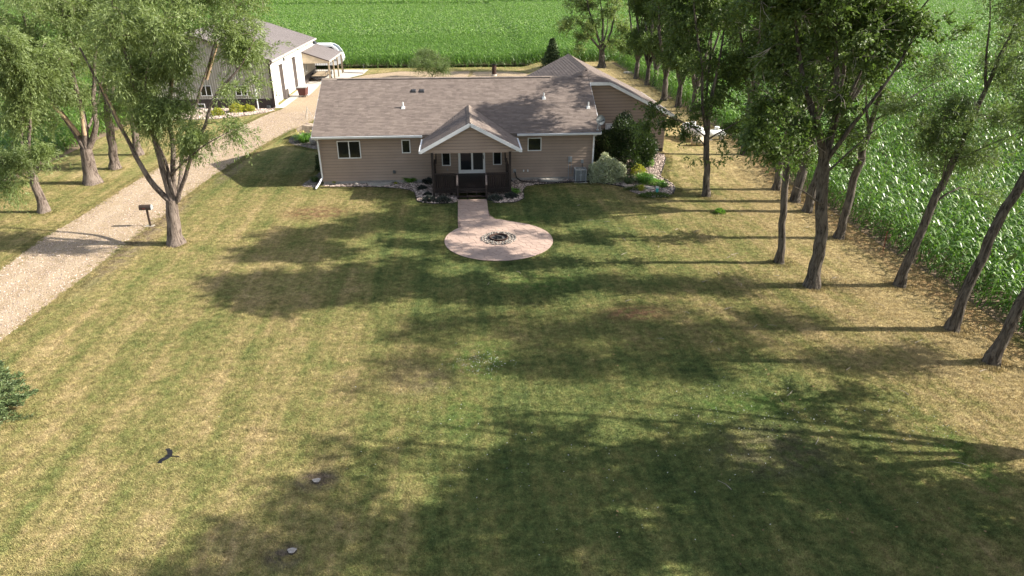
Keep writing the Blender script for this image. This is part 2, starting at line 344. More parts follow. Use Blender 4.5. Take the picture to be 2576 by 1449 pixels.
def structure(name, mb, m, kind='structure', smooth_=False):
    o = link(name, mb.mesh(name, MATS[m], (0, 0, 0), smooth_)); BASE[o.name] = (0, 0, 0); o['kind'] = kind; return o
def stuff(o): o['kind'] = 'stuff'; return o
def quads_mesh(name, V, m, rnd, nv=4):
    """V: (n, nv, 3) faces"""
    n = len(V); me = bpy.data.meshes.new(name)
    me.vertices.add(n * nv); me.vertices.foreach_set('co', np.ascontiguousarray(V, dtype=np.float32).ravel())
    me.loops.add(n * nv); me.loops.foreach_set('vertex_index', np.arange(n * nv, dtype=np.int32))
    me.polygons.add(n); me.polygons.foreach_set('loop_start', np.arange(0, n * nv, nv, dtype=np.int32))
    me.materials.append(m); a = me.attributes.new('rnd', 'FLOAT', 'FACE'); a.data.foreach_set('value', np.asarray(rnd, dtype=np.float32))
    me.update(calc_edges=True); return me
def poly_contains(poly, P):
    P = np.asarray(P); x, y = P[:, 0], P[:, 1]; c = np.zeros(len(P), bool); n = len(poly); j = n - 1
    for i in range(n):
        xi, yi = poly[i]; xj, yj = poly[j]
        if yi != yj:
            c ^= ((yi > y) != (yj > y)) & (x < (xj - xi) * (y - yi) / (yj - yi) + xi)
        j = i
    return c
def rounded(poly, it=2):
    for _ in range(it):
        q = []
        for i in range(len(poly)):
            a, b = poly[i], poly[(i + 1) % len(poly)]
            q += [(a[0]*.75+b[0]*.25, a[1]*.75+b[1]*.25), (a[0]*.25+b[0]*.75, a[1]*.25+b[1]*.75)]
        poly = q
    return poly
def sheet(name, poly, m, lift, step=None, kind='structure', wob=0.0):
    bm = bmesh.new(); rng = random.Random(len(name))
    pts = []
    for i in range(len(poly)):                                   # densify and roughen the outline
        a, b = poly[i], poly[(i + 1) % len(poly)]; L = math.dist(a, b); k = max(1, int(L / (step or 1e9)))
        for t in range(k):
            f = t / k; pts.append((a[0]+(b[0]-a[0])*f + rng.uniform(-wob, wob), a[1]+(b[1]-a[1])*f + rng.uniform(-wob, wob)))
    vs = [bm.verts.new((x, y, 0)) for x, y in pts]; f = bm.faces.new(vs); f.normal_update(); bmesh.ops.triangulate(bm, faces=[f])
    if step and kind != 'flat':
        for _ in range(3):
            es = [e for e in bm.edges if e.calc_length() > step * 1.6]
            if not es: break
            bmesh.ops.subdivide_edges(bm, edges=es, cuts=1); bmesh.ops.triangulate(bm, faces=bm.faces[:])
    for v in bm.verts: v.co.z = float(gz(v.co.x, v.co.y)) + lift
    bmesh.ops.recalc_face_normals(bm, faces=bm.faces[:])
    if sum(f.normal.z for f in bm.faces) < 0: bmesh.ops.reverse_faces(bm, faces=bm.faces[:])
    me = bpy.data.meshes.new(name); bm.to_mesh(me); bm.free(); me.materials.append(MATS[m])
    o = link(name, me); o['kind'] = 'structure'; BASE[o.name] = (0, 0, 0); return o
def scatter(name, pts, rotz, scl, sources, kind='stuff', tilt=None):
    """one object: instances of the source meshes on precomputed points (geometry nodes)"""
    n = len(pts); me = bpy.data.meshes.new(name); me.vertices.add(n); me.vertices.foreach_set('co', np.asarray(pts, dtype=np.float32).ravel())
    rot = np.zeros((n, 3), np.float32); rot[:, 2] = rotz
    if tilt is not None: rot[:, :2] = tilt
    a = me.attributes.new('rot', 'FLOAT_VECTOR', 'POINT'); a.data.foreach_set('vector', rot.ravel())
    a = me.attributes.new('scl', 'FLOAT', 'POINT'); a.data.foreach_set('value', np.asarray(scl, dtype=np.float32))
    a = me.attributes.new('idx', 'INT', 'POINT'); a.data.foreach_set('value', np.random.RandomState(5).randint(0, len(sources), n).astype(np.int32))
    me.update(); o = link(name, me); o['kind'] = kind
    cl = bpy.data.collections.new(name + '_pieces')
    for k, sm in enumerate(sources):
        so = bpy.data.objects.new(f'{name}_piece', sm); cl.objects.link(so)
    ng = bpy.data.node_groups.new(name, 'GeometryNodeTree'); ng.interface.new_socket('Geometry', in_out='INPUT', socket_type='NodeSocketGeometry')
    ng.interface.new_socket('Geometry', in_out='OUTPUT', socket_type='NodeSocketGeometry')
    N = ng.nodes; gi = N.new('NodeGroupInput'); go = N.new('NodeGroupOutput'); ip = N.new('GeometryNodeInstanceOnPoints')
    ci = N.new('GeometryNodeCollectionInfo'); ci.inputs['Collection'].default_value = cl; ci.inputs['Separate Children'].default_value = True; ci.inputs['Reset Children'].default_value = True
    def attr(nm, ty):
        q = N.new('GeometryNodeInputNamedAttribute'); q.data_type = ty; q.inputs['Name'].default_value = nm; return q.outputs['Attribute']
    L = ng.links; L.new(gi.outputs[0], ip.inputs['Points']); L.new(ci.outputs[0], ip.inputs['Instance']); ip.inputs['Pick Instance'].default_value = True
    L.new(attr('idx', 'INT'), ip.inputs['Instance Index']); L.new(attr('rot', 'FLOAT_VECTOR'), ip.inputs['Rotation']); L.new(attr('scl', 'FLOAT'), ip.inputs['Scale'])
    L.new(ip.outputs[0], go.inputs[0]); md = o.modifiers.new('scatter', 'NODES'); md.node_group = ng
    return o
# ================================================================== GROUND
def ground():
    def axis(lo, hi, a, b, st):
        core = np.arange(a, b + 1e-6, st); out1 = a - np.geomspace(2, a - lo, 14)[::-1]; out2 = b + np.geomspace(2, hi - b, 14)
        return np.concatenate([out1, core, out2])
    xs = axis(-1500, 1500, -30, 30, 0.75); ys = axis(-400, 2500, 6, 100, 0.75)
    Xg, Yg = np.meshgrid(xs, ys); Zg = gz(Xg, Yg)
    V = np.stack([Xg, Yg, Zg], -1).reshape(-1, 3); nx, ny = len(xs), len(ys)
    i = np.arange((nx - 1) * (ny - 1)); r, c = i // (nx - 1), i % (nx - 1); a = r * nx + c
    F = np.stack([a, a + 1, a + nx + 1, a + nx], -1)
    me = bpy.data.meshes.new('lawn'); me.from_pydata(V.tolist(), [], F.tolist()); me.materials.append(MATS['lawn_turf'])
    me.polygons.foreach_set('use_smooth', [True] * len(me.polygons))
    o = link('lawn', me); o['kind'] = 'structure'; return o
ground()
DRIVE = [(-17.0, 14), (-17.2, 23.2), (-16.95, 28), (-16.85, 33.3), (-16.6, 38), (-16.7, 41), (-16.4, 45.2), (-15.9, 49.5), (-14.9, 56.1), (-13.2, 62.7), (-10.5, 68), (-9.0, 76), (-8.5, 83), (-5.5, 85.5), (0.5, 85.5), (1.2, 92.6), (-8, 93.2),
         (-11.9, 90.4), (-15.9, 83.05), (-18.25, 83.05), (-18.25, 75), (-17.3, 74), (-17.3, 68), (-17.9, 66.2), (-18.6, 62.2), (-19.8, 57.9), (-20.4, 51.3), (-20.9, 46.5), (-21.1, 42.0), (-21.15, 37.1), (-21.4, 33.8), (-21.2, 29.9), (-20.9, 22), (-20.9, 14), (-20.9, 4), (-17, 4)]
sheet('driveway', DRIVE, 'gravel', 0.012, 1.0, wob=0.07)
sheet('apron_slab', [(-18.0, 68.65), (-17.25, 68.65), (-17.1, 74.2), (-16.15, 75.6), (-16.3, 83.1), (-18.0, 83.1)], 'concrete', 0.03)
sheet('parking_slab', [(-18.3, 83.1), (-16.0, 83.1), (-12.4, 90.5), (-12.2, 95.2), (-24, 95.8), (-24, 94.2), (-18.3, 94)], 'concrete', 0.034)
sheet('field_soil', [(20.5, 4), (60, 4), (60, 96), (20.5, 96), (20.6, 60), (20.5, 40)], 'soil', 0.015, 2.0, wob=0.12)
sheet('field_soil', [(-400, 96.75), (500, 96.75), (900, 2400), (-900, 2400)], 'soil', 0.02)
sheet('field_soil', [(-300, 12), (-28.9, 12), (-28.9, 96), (-300, 96)], 'soil', 0.02)
sheet('dirt_patch', rounded([(-2.5, 86.5), (7, 86), (9, 88.5), (7.5, 92.0), (-2.0, 92.5)]), 'gravel', 0.022, 1.0, wob=0.1)
# beds with rock mulch
BED_L = rounded([(-8.9, 42.4), (-8.9, 41.95), (-6.7, 41.75), (-5.0, 41.5), (-4.0, 41.2), (-3.1, 40.6), (-2.9, 39.4), (-2.8, 38.5), (-1.9, 38.0), (-0.45, 38.05), (-0.42, 39.2), (-1.2, 42.4)], 1)
BED_R = rounded([(1.3, 37.9), (2.9, 37.9), (3.5, 38.6), (3.55, 40.3), (3.9, 41.3), (5.8, 41.6), (7.9, 41.8), (9.0, 41.2), (9.9, 40.5), (10.1, 39.4), (11.0, 38.2), (12.2, 38.3), (13.0, 40.0), (13.1, 41.3), (12.6, 42.3), (13.2, 43.6), (13.8, 45.2), (13.9, 46.3), (13.6, 46.95), (8.2, 46.95), (8.2, 42.4), (1.3, 42.4)], 1)
BED_W = rounded([(-8.85, 41.6), (-9.9, 41.9), (-10.3, 42.4), (-9.6, 44.5), (-9.4, 48.5), (-10.2, 51.0), (-12.0, 52.4), (-13.5, 53.7), (-13.9, 55.6), (-13.2, 57.0), (-11.2, 56.8), (-8.85, 56)], 1)
BED_S = rounded([(-18.1, 68.55), (-17.75, 66.8), (-20.3, 64.5), (-22.6, 63.4), (-27.5, 63.6), (-29.5, 68.55)], 1)
for nm, b in (('rock_bed', BED_L), ('rock_bed', BED_R), ('rock_bed', BED_W), ('rock_bed', BED_S)): sheet(nm, b, 'bed_base', 0.03, 0.5)
def pebbles(name, poly, n, size, m, seed, avoid=(), zoff=0.03):
    rng = np.random.RandomState(seed); P = np.array(poly); lo, hi = P.min(0), P.max(0); pts = rng.uniform(lo, hi, (n * 4, 2)); pts = pts[poly_contains(poly, pts)][:n]
    octa = np.array([(1,0,0),(-1,0,0),(0,1,0),(0,-1,0),(0,0,1),(0,0,-1)], float); tri = [(0,2,4),(2,1,4),(1,3,4),(3,0,4),(2,0,5),(1,2,5),(3,1,5),(0,3,5)]
    n = len(pts); s = rng.uniform(0.5, 1.25, (n, 1, 1)) * size * rng.uniform(0.6, 1.2, (n, 1, 3)); s[:, :, 2] *= 0.65
    v = octa[None] * s * rng.uniform(0.75, 1.2, (n, 6, 1)); a = rng.uniform(0, 6.28, n); c, q = np.cos(a), np.sin(a)
    x = v[:, :, 0] * c[:, None] - v[:, :, 1] * q[:, None]; y = v[:, :, 0] * q[:, None] + v[:, :, 1] * c[:, None]
    v = np.stack([x + pts[:, 0, None], y + pts[:, 1, None], v[:, :, 2] + gz(pts[:, 0], pts[:, 1])[:, None] + zoff + s[:, :, 2] * 0.4], -1)
    F = v[:, np.array(tri)].reshape(-1, 3, 3); o = link(name, quads_mesh(name, F, MATS[m], np.repeat(rng.rand(n), 8), 3)); o['kind'] = 'stuff'; return o
pebbles('rock_mulch', BED_L, 1500, 0.075, 'pebble', 1); pebbles('rock_mulch', BED_R, 5200, 0.075, 'pebble', 2)
pebbles('rock_mulch', BED_W, 2200, 0.06, 'pebble_grey', 3); pebbles('rock_mulch', BED_S, 3000, 0.10, 'pebble', 4)
pebbles('gravel_stones', DRIVE[:11] + DRIVE[23:], 16000, 0.035, 'pebble', 6, zoff=0.012)
# black edging of the beds
def edging(pts, label, w=0.03):
    mb = MB(); mb.tube([(x, y, float(gz(x, y)) + 0.05) for x, y in pts], w, 5)
    single('bed_edging', mb, 'black_rubber', label, 'edging', (pts[0][0], pts[0][1], float(gz(*pts[0]))), 'black edging round the rock beds')
edging([(4.0, 41.35), (5.8, 41.55), (7.9, 41.75), (9.0, 41.15), (9.9, 40.5)], 'black edging along the front of the rock bed below the air conditioner')
edging([(12.55, 38.9), (13.0, 40.0), (13.05, 41.0), (12.6, 42.2), (11.8, 42.2)], 'black curved edging round the tip of the planted bed')
edging([(12.7, 42.4), (13.2, 43.6), (13.8, 45.2), (13.9, 46.3)], 'black curved edging of the grey rock bed at the wing corner')
edging([(9.2, 42.4), (10.0, 42.55), (10.9, 42.5)], 'short black edging strip between the pale shrub and the daylily clump', 0.045)
edging([(-9.0, 41.7), (-6.7, 41.7), (-5.0, 41.45), (-4.0, 41.15), (-3.1, 40.55), (-2.92, 39.4), (-2.8, 38.5), (-1.9, 37.97), (-0.5, 38.0)], 'thin edging round the rock bed left of the deck', 0.018)
edging([(1.35, 37.9), (2.9, 37.88), (3.5, 38.6), (3.57, 40.3), (3.9, 41.2)], 'thin edging round the rock bed right of the deck steps', 0.018)

# ------------------------------------------------------------------ patio and walk (flagstones with joints)
PC = (1.63, 32.0); PR = 2.72
def patio_outline():
    pts = [(-0.42, 38.62), (-0.42, 34.7)]
    a0 = math.atan2(34.0 - PC[1], -0.62 - PC[0])
    for k in range(49):
        a = a0 + (math.atan2(34.35 - PC[1], 2.9 - PC[0]) + 2 * math.pi - a0) * k / 48
        pts.append((PC[0] + PR * math.cos(a), PC[1] + PR * math.sin(a)))
    return pts + [(2.2, 34.75), (1.62, 35.15), (1.34, 35.8), (1.28, 36.6), (1.28, 38.62)]
PATIO = patio_outline()
patio = sheet('patio', PATIO, 'patio_joint', 0.035)
def clip_half(poly, p, n):
    out = []
    for i in range(len(poly)):
        a, b = poly[i], poly[(i + 1) % len(poly)]; da = (a[0]-p[0])*n[0]+(a[1]-p[1])*n[1]; db = (b[0]-p[0])*n[0]+(b[1]-p[1])*n[1]
        if da <= 0: out.append(a)
        if (da < 0 < db) or (db < 0 < da):
            t = da / (da - db); out.append((a[0]+(b[0]-a[0])*t, a[1]+(b[1]-a[1])*t))
    return out
def flagstones():
    rng = random.Random(11); S = []
    for i in range(16):
        for j in range(27):
            S.append((PC[0] - PR - .2 + i * 0.37 + (j % 2) * 0.18 + rng.uniform(-.12, .12), 29.1 + j * 0.365 + rng.uniform(-.12, .12)))
    ins = poly_contains(PATIO, S); n = 0
    for k, s in enumerate(S):
        if (s[0]-PC[0])**2 + (s[1]-PC[1])**2 > (PR+.35)**2 and not (-.75 < s[0] < 1.6 and s[1] > 34): continue
        poly = [(s[0]-.6, s[1]-.6), (s[0]+.6, s[1]-.6), (s[0]+.6, s[1]+.6), (s[0]-.6, s[1]+.6)]
        for t in S:
            if t is s: continue
            d = math.dist(s, t)
            if d > 1.1: continue
            nx, ny = (t[0]-s[0])/d, (t[1]-s[1])/d; m_ = ((s[0]+t[0])/2 - nx*0.006, (s[1]+t[1])/2 - ny*0.006); poly = clip_half(poly, m_, (nx, ny))
            if len(poly) < 3: break
        if len(poly) < 3: continue
        # keep the vertices inside the outline
        q = []
        for (x, y) in poly:
            if y > 34.5: x = min(max(x, -0.42), max(1.28, 1.28 + max(0, 35.5 - y) * 1.3)); y = min(y, 38.62)
            r = math.dist((x, y), PC)
            if y <= 34.7 and r > PR and not (-.42 < x < 2.3 and y > 33.6):
                x, y = PC[0]+(x-PC[0])*PR/r, PC[1]+(y-PC[1])*PR/r
            r = math.hypot((x-PC[0]), (y-PC[1]-.15))
            if r < 0.9: x, y = PC[0]+(x-PC[0])*0.9/max(r, .05), PC[1]+.15+(y-PC[1]-.15)*0.9/max(r, .05)
            q.append((x, y))
        A = 0.5 * sum(q[i][0]*q[(i+1)%len(q)][1]-q[(i+1)%len(q)][0]*q[i][1] for i in range(len(q)))
        if A < 0.012: continue
        mb = MB(); h = 0.052 + rng.uniform(-0.0025, 0.0025); c = (sum(x for x, _ in q)/len(q), sum(y for _, y in q)/len(q))
        inn = [(c[0]+(x-c[0])*0.965, c[1]+(y-c[1])*0.965) for x, y in q]; m_ = len(q)
        vs = [(x, y, 0.036) for x, y in q] + [(x, y, h - .004) for x, y in q] + [(x, y, h) for x, y in inn]
        fs = [(i, (i+1)%m_, m_+(i+1)%m_, m_+i) for i in range(m_)] + [(m_+i, m_+(i+1)%m_, 2*m_+(i+1)%m_, 2*m_+i) for i in range(m_)] + [tuple(range(2*m_, 3*m_))]
        mb.add(vs, fs); part('flagstone', mb, 'patio_stone', patio); n += 1
    return n
flagstones()

# ------------------------------------------------------------------ fire pit
FX, FY = 1.63, 32.15
fp = thing('fire_pit', 'rusty steel fire ring set in a circle of cobbles on the patio', 'fire pit', (FX, FY, 0.036))
mb = MB(); mb.tube([(FX, FY, 0.02), (FX, FY, 0.045)], 0.93, 32); part('cobble_bed', mb, 'soil', fp)
rng = random.Random(3)
mb = MB(); n = 40; vs = []
for r_, z_ in ((0.43, 0.0), (0.43, 0.12), (0.475, 0.125), (0.475, 0.105), (0.44, 0.10), (0.44, 0.0)):
    for k in range(n): a = 2*math.pi*k/n; vs.append((FX + r_*math.cos(a), FY + r_*math.sin(a), 0.04 + z_))
fs = [(j*n+k, j*n+(k+1)%n, (j+1)*n+(k+1)%n, (j+1)*n+k) for j in range(5) for k in range(n)]
mb.add(vs, fs); part('steel_ring', mb, 'rust', fp, True)
mb = MB(); mb.tube([(FX, FY, 0.05), (FX, FY, 0.07)], 0.42, 24); part('ash_bed', mb, 'ash', fp)
for rr, cnt in ((0.56, 26), (0.70, 31), (0.84, 36)):
    for k in range(cnt):
        a = 2*math.pi*(k + rng.uniform(-.25, .25))/cnt; q = rr + rng.uniform(-.03, .03)
        mb = MB(); mb.blob((FX + q*math.cos(a), FY + q*math.sin(a), 0.065 + rng.uniform(0, .02)), (rng.uniform(.055, .085), rng.uniform(.05, .075), rng.uniform(.035, .055)), 1, 0.12, rng)
        part('cobble', mb, 'pebble_grey', fp)
for k in range(5):
    a = rng.uniform(0, 3.1); c = (FX + rng.uniform(-.12, .12), FY + rng.uniform(-.12, .12)); mb = MB()
    mb.tube([(c[0]-.2*math.cos(a), c[1]-.2*math.sin(a), .09+.02*k), (c[0]+.2*math.cos(a), c[1]+.2*math.sin(a), .10+.02*k)], 0.035, 6); part('charred_log', mb, 'dark_metal', fp)

# ================================================================== HOUSE
EY, EZ, SL, RY = 41.9, 3.15, 0.4815, 47.3; RZ = EZ + SL * (RY - EY)
XL, XR = -9.15, 8.56; WL, WR, WY = -8.85, 8.2, 42.4
house = thing('house', 'long tan lap-sided ranch house with brown shingle roof and gabled front porch', 'house', (0, WY, 0))
mb = MB(); mb.box(WL+.005, WR-.005, WY + .021, 52.2, 0.22, EZ - .12); part('wall', mb, 'lap_shade_backing', house)
mb = MB(); mb.prism([(WY+.02, EZ-.12), (RY, RZ-.2), (52.2, EZ-.12)], 'x', WL+.01, WR-.01); part('gable_wall', mb, 'siding', house)
mb = MB(); mb.box(WL+.02, WR-.02, WY+.035, 52.1, -0.1, 0.22); part('foundation', mb, 'foundation', house)
def board(x0, x1, z, h, y, parent, x1t=None, x0t=None):
    x1t = x1 if x1t is None else x1t; x0t = x0 if x0t is None else x0t
    mb = MB(); mb.add([(x0, y-.026, z), (x1, y-.026, z), (x1, y, z), (x0, y, z), (x0t, y-.010, z+h), (x1t, y-.010, z+h), (x1t, y, z+h), (x0t, y, z+h)],
                      [(0,3,2,1),(4,5,6,7),(0,1,5,4),(1,2,6,5),(2,3,7,6),(3,0,4,7)]); return part('siding_board', mb, 'siding', parent)
EXPO = 0.179
for k in range(16): board(WL, WR, 0.22 + k*EXPO, EXPO - .016, WY + .02, house)
for x0, x1 in ((WL-.012, WL+.09), (WR-.09, WR+.012)):
    mb = MB(); mb.box(x0, x1, WY-.028, WY+.1, 0.2, EZ-.1); part('corner_board', mb, 'siding', house)
mb = MB()
for k in range(16):
    z = 0.22 + k*EXPO; mb.add([(WR+.028, WY, z), (WR+.028, 46.95, z), (WR+.01, 46.95, z+EXPO), (WR+.01, WY, z+EXPO)], [(0,1,2,3)])
part('side_siding', mb, 'siding', house)
def roof_slab(name, pts, th, m, parent):
    """pts: top outline (3D, planar)"""
    n = len(pts); mb = MB(); mb.add(list(pts) + [(x, y, z-th) for x, y, z in pts], [tuple(range(n)), tuple(range(n, 2*n))[::-1]] + [(i, n+i, n+(i+1)%n, (i+1)%n) for i in range(n)])
    return part(name, mb, m, parent)
def shingle_field(origin, u, v, vlen, span, parent, seed, step=0.14, tab=0.27, lift=0.013, name='shingle'):
    """overlapping courses of tabs. origin + u*s + v*t; v up the slope; span(t) -> list of (s0, s1)"""
    rng = np.random.RandomState(seed); o, u, v = np.array(origin, float), np.array(u, float), np.array(v, float)
    nrm = np.cross(u, v); nrm /= np.linalg.norm(nrm); nrm = nrm if nrm[2] > 0 else -nrm
    V, RN = [], []; k = 0; t = 0.0
    while t < vlen - 0.02:
        t1 = min(t + step + .012, vlen)
        for (s0, s1) in span(t + step * .5):
            s = s0 - rng.uniform(0, tab); wide = []
            while s < s1: w = tab * rng.uniform(.75, 1.25); wide.append((max(s, s0), min(s + w - .005, s1))); s += w
            for a, b in wide:
                if b - a < .02: continue
                l = lift * rng.uniform(.75, 1.35); r = rng.rand()
                p0 = o + u*a + v*t; p1 = o + u*b + v*t; p2 = o + u*b + v*t1; p3 = o + u*a + v*t1
                V += [[p0 + nrm*l, p1 + nrm*l, p2 + nrm*.0015, p3 + nrm*.0015], [p0, p1, p1 + nrm*l, p0 + nrm*l]]; RN += [r, r]
        t += step; k += 1
    V = np.array(V) - np.array(BASE[parent.name]); o_ = link(name, quads_mesh(name, V, MATS['shingle'], RN), parent); o_['kind'] = 'stuff'; return o_
cs = 1 / math.hypot(1, SL); VS = (0, cs, SL * cs)                       # up-slope unit of the main front plane
LEN = (RY - EY) / cs
PX, PHW, PEZ, PSL, PFY = 0.41, 2.86, 2.92, 0.53, 38.85                    # porch gable: axis, half width, eave z, slope, front rake
PRZ = PEZ + PSL * PHW
def main_y(z): return EY + (z - EZ) / SL
roof = roof_slab('roof', [(XL, EY, EZ), (XR, EY, EZ), (XR, RY, RZ), (XL, RY, RZ)], 0.14, 'shingle', house)
roof_slab('roof', [(XL, RY, RZ), (XR, RY, RZ), (XR, 52.7, EZ), (XL, 52.7, EZ)], 0.14, 'shingle', house)
def span_main(t):
    z = EZ + t * VS[2]; h = (PRZ - z) / PSL
    if h <= 0: return [(0, XR - XL)]
    return [(0, PX - h - XL + .02), (PX + h - XL - .02, XR - XL)]
shingle_field((XL, EY, EZ + .004), (1, 0, 0), VS, LEN, span_main, house, 1, lift=.014)
# ridge caps of the main ridge
for k in range(58):
    x = XL + k * (XR - XL - 1.2) / 58; mb = MB(); d = .16
    mb.add([(x, RY-d, RZ-d*SL+.022), (x+.34, RY-d, RZ-d*SL+.016), (x+.34, RY, RZ+.03), (x, RY, RZ+.038), (x+.34, RY+d, RZ-d*SL+.016), (x, RY+d, RZ-d*SL+.022)], [(0,1,2,3), (3,2,4,5)])
    part('ridge_cap', mb, 'ridge_shingle', house)
mb = MB(); mb.box(XL + 1.0, XR - 2.6, RY - .19, RY + .19, RZ - .045, RZ - .02); part('ridge_vent', mb, 'dark_metal', house)
# porch roof
yb = main_y(PRZ)
for sgn in (-1, 1):
    ex = PX + sgn * PHW; pts = [(ex, PFY, PEZ), (PX, PFY, PRZ), (PX, yb + .1, PRZ), (ex, EY + .15, PEZ)]
    if sgn > 0: pts = pts[::-1]
    roof_slab('porch_roof', pts, 0.12, 'shingle', house)
    c2 = 1 / math.hypot(1, PSL); v = (-sgn * c2, 0, PSL * c2); ln = PHW / c2
    def span_p(t, sgn=sgn, c2=c2):
        z = PEZ + t * PSL * c2; return [(0, max(EY, main_y(z)) - PFY - (0.02 if z > EZ else 0))]
    shingle_field((ex, PFY, PEZ + .004), (0, 1, 0), v, ln, span_p, house, 5 + sgn, step=0.15, lift=0.009, name='porch_shingle')
for k in range(18):
    y = PFY + k * (yb - PFY - .2) / 18; mb = MB(); d = .16
    mb.add([(PX-d, y, PRZ-d*PSL+.03), (PX-d, y+.36, PRZ-d*PSL+.02), (PX, y+.36, PRZ+.035), (PX, y, PRZ+.045), (PX+d, y+.36, PRZ-d*PSL+.02), (PX+d, y, PRZ-d*PSL+.03)], [(0,3,2,1), (3,5,4,2)])
    part('ridge_cap', mb, 'ridge_shingle', house)
# porch gable face
GY = 39.12
mb = MB(); mb.prism([(PX-2.35, 2.74), (PX+2.35, 2.74), (PX+2.35, PEZ+.06), (PX, PRZ-.14), (PX-2.35, PEZ+.06)], 'y', GY, GY+.14); part('gable_wall', mb, 'lap_shade_backing', house)
k = 0
while True:
    z = 2.74 + k * EXPO; zt = min(z + EXPO - .02, PRZ - .2)
    def hw(zz): return min(2.62, (PRZ - .13 - zz) / PSL)
    if hw(z) < 0.1 or zt <= z: break
    board(PX - hw(z), PX + hw(z), z, zt - z, GY - .002, house, PX + max(hw(zt), .03), PX - max(hw(zt), .03)); k += 1
for sgn in (-1, 1):
    p = (PX, PFY - .012, PRZ - .075); q = (PX + sgn * (PHW + .03), PFY - .012, PEZ - .09); mb = MB(); mb.bar(p, q, .026, .2, (0, 0, 1)); part('rake_board', mb, 'white_trim', house)
    mb = MB(); mb.prism([(p[0], p[2]-.11), (q[0], q[2]-.08), (q[0], q[2]-.06), (p[0], p[2]-.09)], 'y', PFY + .01, GY); part('soffit', mb, 'white_trim', house)
    x = PX + sgn * (PHW + .05); mb = MB(); mb.box(x-.06, x+.06, PFY-.02, EY - .02, PEZ-.17, PEZ-.03); part('gutter', mb, 'white_trim', house)
    mb = MB(); mb.box(min(x, x - sgn*.5), max(x, x-sgn*.5), GY, EY+.4, PEZ-.2, PEZ-.175); part('soffit', mb, 'white_trim', house)
# gutters and fascia of the front eave
for x0, x1 in ((XL, PX-PHW-.05), (PX+PHW+.05, XR)):
    mb = MB(); mb.prism([(EY-.12, EZ-.02), (EY-.10, EZ-.13), (EY-.02, EZ-.15), (EY+.0, EZ-.02), (EY-.02, EZ-.02), (EY-.03, EZ-.12), (EY-.085, EZ-.11), (EY-.10, EZ-.015)], 'x', x0, x1); part('gutter', mb, 'white_trim', house)
    mb = MB(); mb.box(x0, x1, EY+.002, EY+.03, EZ-.17, EZ-.03); part('fascia', mb, 'white_trim', house)
    mb = MB(); mb.box(x0, x1, EY+.03, WY, EZ-.17, EZ-.15); part('soffit', mb, 'siding', house)
mb = MB()
for (a, b) in (((XL-.0, EY, EZ), (XL-.0, RY, RZ)), ((XR, EY, EZ), (XR, RY, RZ))):
    mb = MB(); mb.bar((a[0], a[1], a[2]-.09), (b[0], b[1], b[2]-.09), .03, .17); part('rake_board', mb, 'white_trim', house)
def downspout(pts, parent):
    mb = MB()
    for a, b in zip(pts, pts[1:]): mb.bar(a, b, .085, .085, (0, 1, 0))
    part('downspout', mb, 'white_trim', parent)
downspout([(WL-.12, EY-.05, EZ-.12), (WL-.02, EY+.3, EZ-.3), (WL-.0, EY+.36, .52), (WL-.14, EY-.1, .26), (WL-.28, EY-.62, .08)], house)
downspout([(WR+.05, EY-.04, EZ-.12), (WR-.03, EY+.3, EZ-.3), (WR-.03, EY+.38, .28), (WR+.2, EY+.3, .12), (WR+.75, EY+.1, .1)], house)
# windows and doors
def window(parent, x0, x1, z0, z1, y, panes=1, fr=.055, glass='glass', facing='y'):
    w = MB(); d = .05
    w.box(x0, x1, y-d, y, z0, z0+fr); w.box(x0, x1, y-d, y, z1-fr, z1); w.box(x0, x0+fr, y-d, y, z0+fr, z1-fr); w.box(x1-fr, x1, y-d, y, z0+fr, z1-fr)
    f = part('window', w, 'white_frame', parent); iw = (x1 - x0 - 2*fr) / panes
    for k in range(panes):
        a = x0 + fr + k*iw; b = a + iw
        if k: m2 = MB(); m2.box(a-.03, a+.03, y-d+.004, y-.002, z0+fr, z1-fr); part('mullion', m2, 'white_frame', f); a += .03
        if k < panes-1: b -= .03
        s = MB(); s.box(a+.002, b-.002, y-.03, y-.012, z0+fr+.002, z1-fr-.002); part('pane', s, glass, f)
        t = MB(); q = .018; yy = y-.036
        t.box(a, b, yy, yy+.008, z0+fr, z0+fr+q); t.box(a, b, yy, yy+.008, z1-fr-q, z1-fr); t.box(a, a+q, yy, yy+.008, z0+fr+q, z1-fr-q); t.box(b-q, b, yy, yy+.008, z0+fr+q, z1-fr-q)
        part('sash', t, 'dark_metal', f)
    return f
FYY = WY - .008
window(house, -7.76, -6.34, 1.66, 2.76, FYY, 2); window(house, -3.82, -3.28, 1.93, 2.77, FYY); window(house, 4.02, 4.89, 1.93, 2.77, FYY)
window(house, -1.38, -.83, 1.08, 2.2, FYY); window(house, 1.83, 2.38, 1.08, 2.2, FYY)
d = MB(); fr = .07; y = FYY; x0, x1, z0, z1 = -.35, 1.34, .58, 2.62
d.box(x0, x1, y-.07, y, z1-fr, z1); d.box(x0, x0+fr, y-.07, y, z0, z1-fr); d.box(x1-fr, x1, y-.07, y, z0, z1-fr); d.box(x0+fr, x1-fr, y-.07, y, z0, z0+.04)
dr = part('sliding_door', d, 'white_frame', house)
for (a, b, yy, gm) in ((x0+fr, .53, y-.055, 'glass'), (.51, x1-fr, y-.035, 'screen')):
    s = MB(); q = .07; s.box(a, b, yy, yy+.025, z0+.04, z0+.22); s.box(a, b, yy, yy+.025, z1-fr-q, z1-fr); s.box(a, a+q, yy, yy+.025, z0+.22, z1-fr-q); s.box(b-q, b, yy, yy+.025, z0+.22, z1-fr-q); part('door_sash', s, 'white_frame', dr)
    s = MB(); s.box(a+q, b-q, yy+.006, yy+.018, z0+.22, z1-fr-q); part('pane', s, gm, dr)
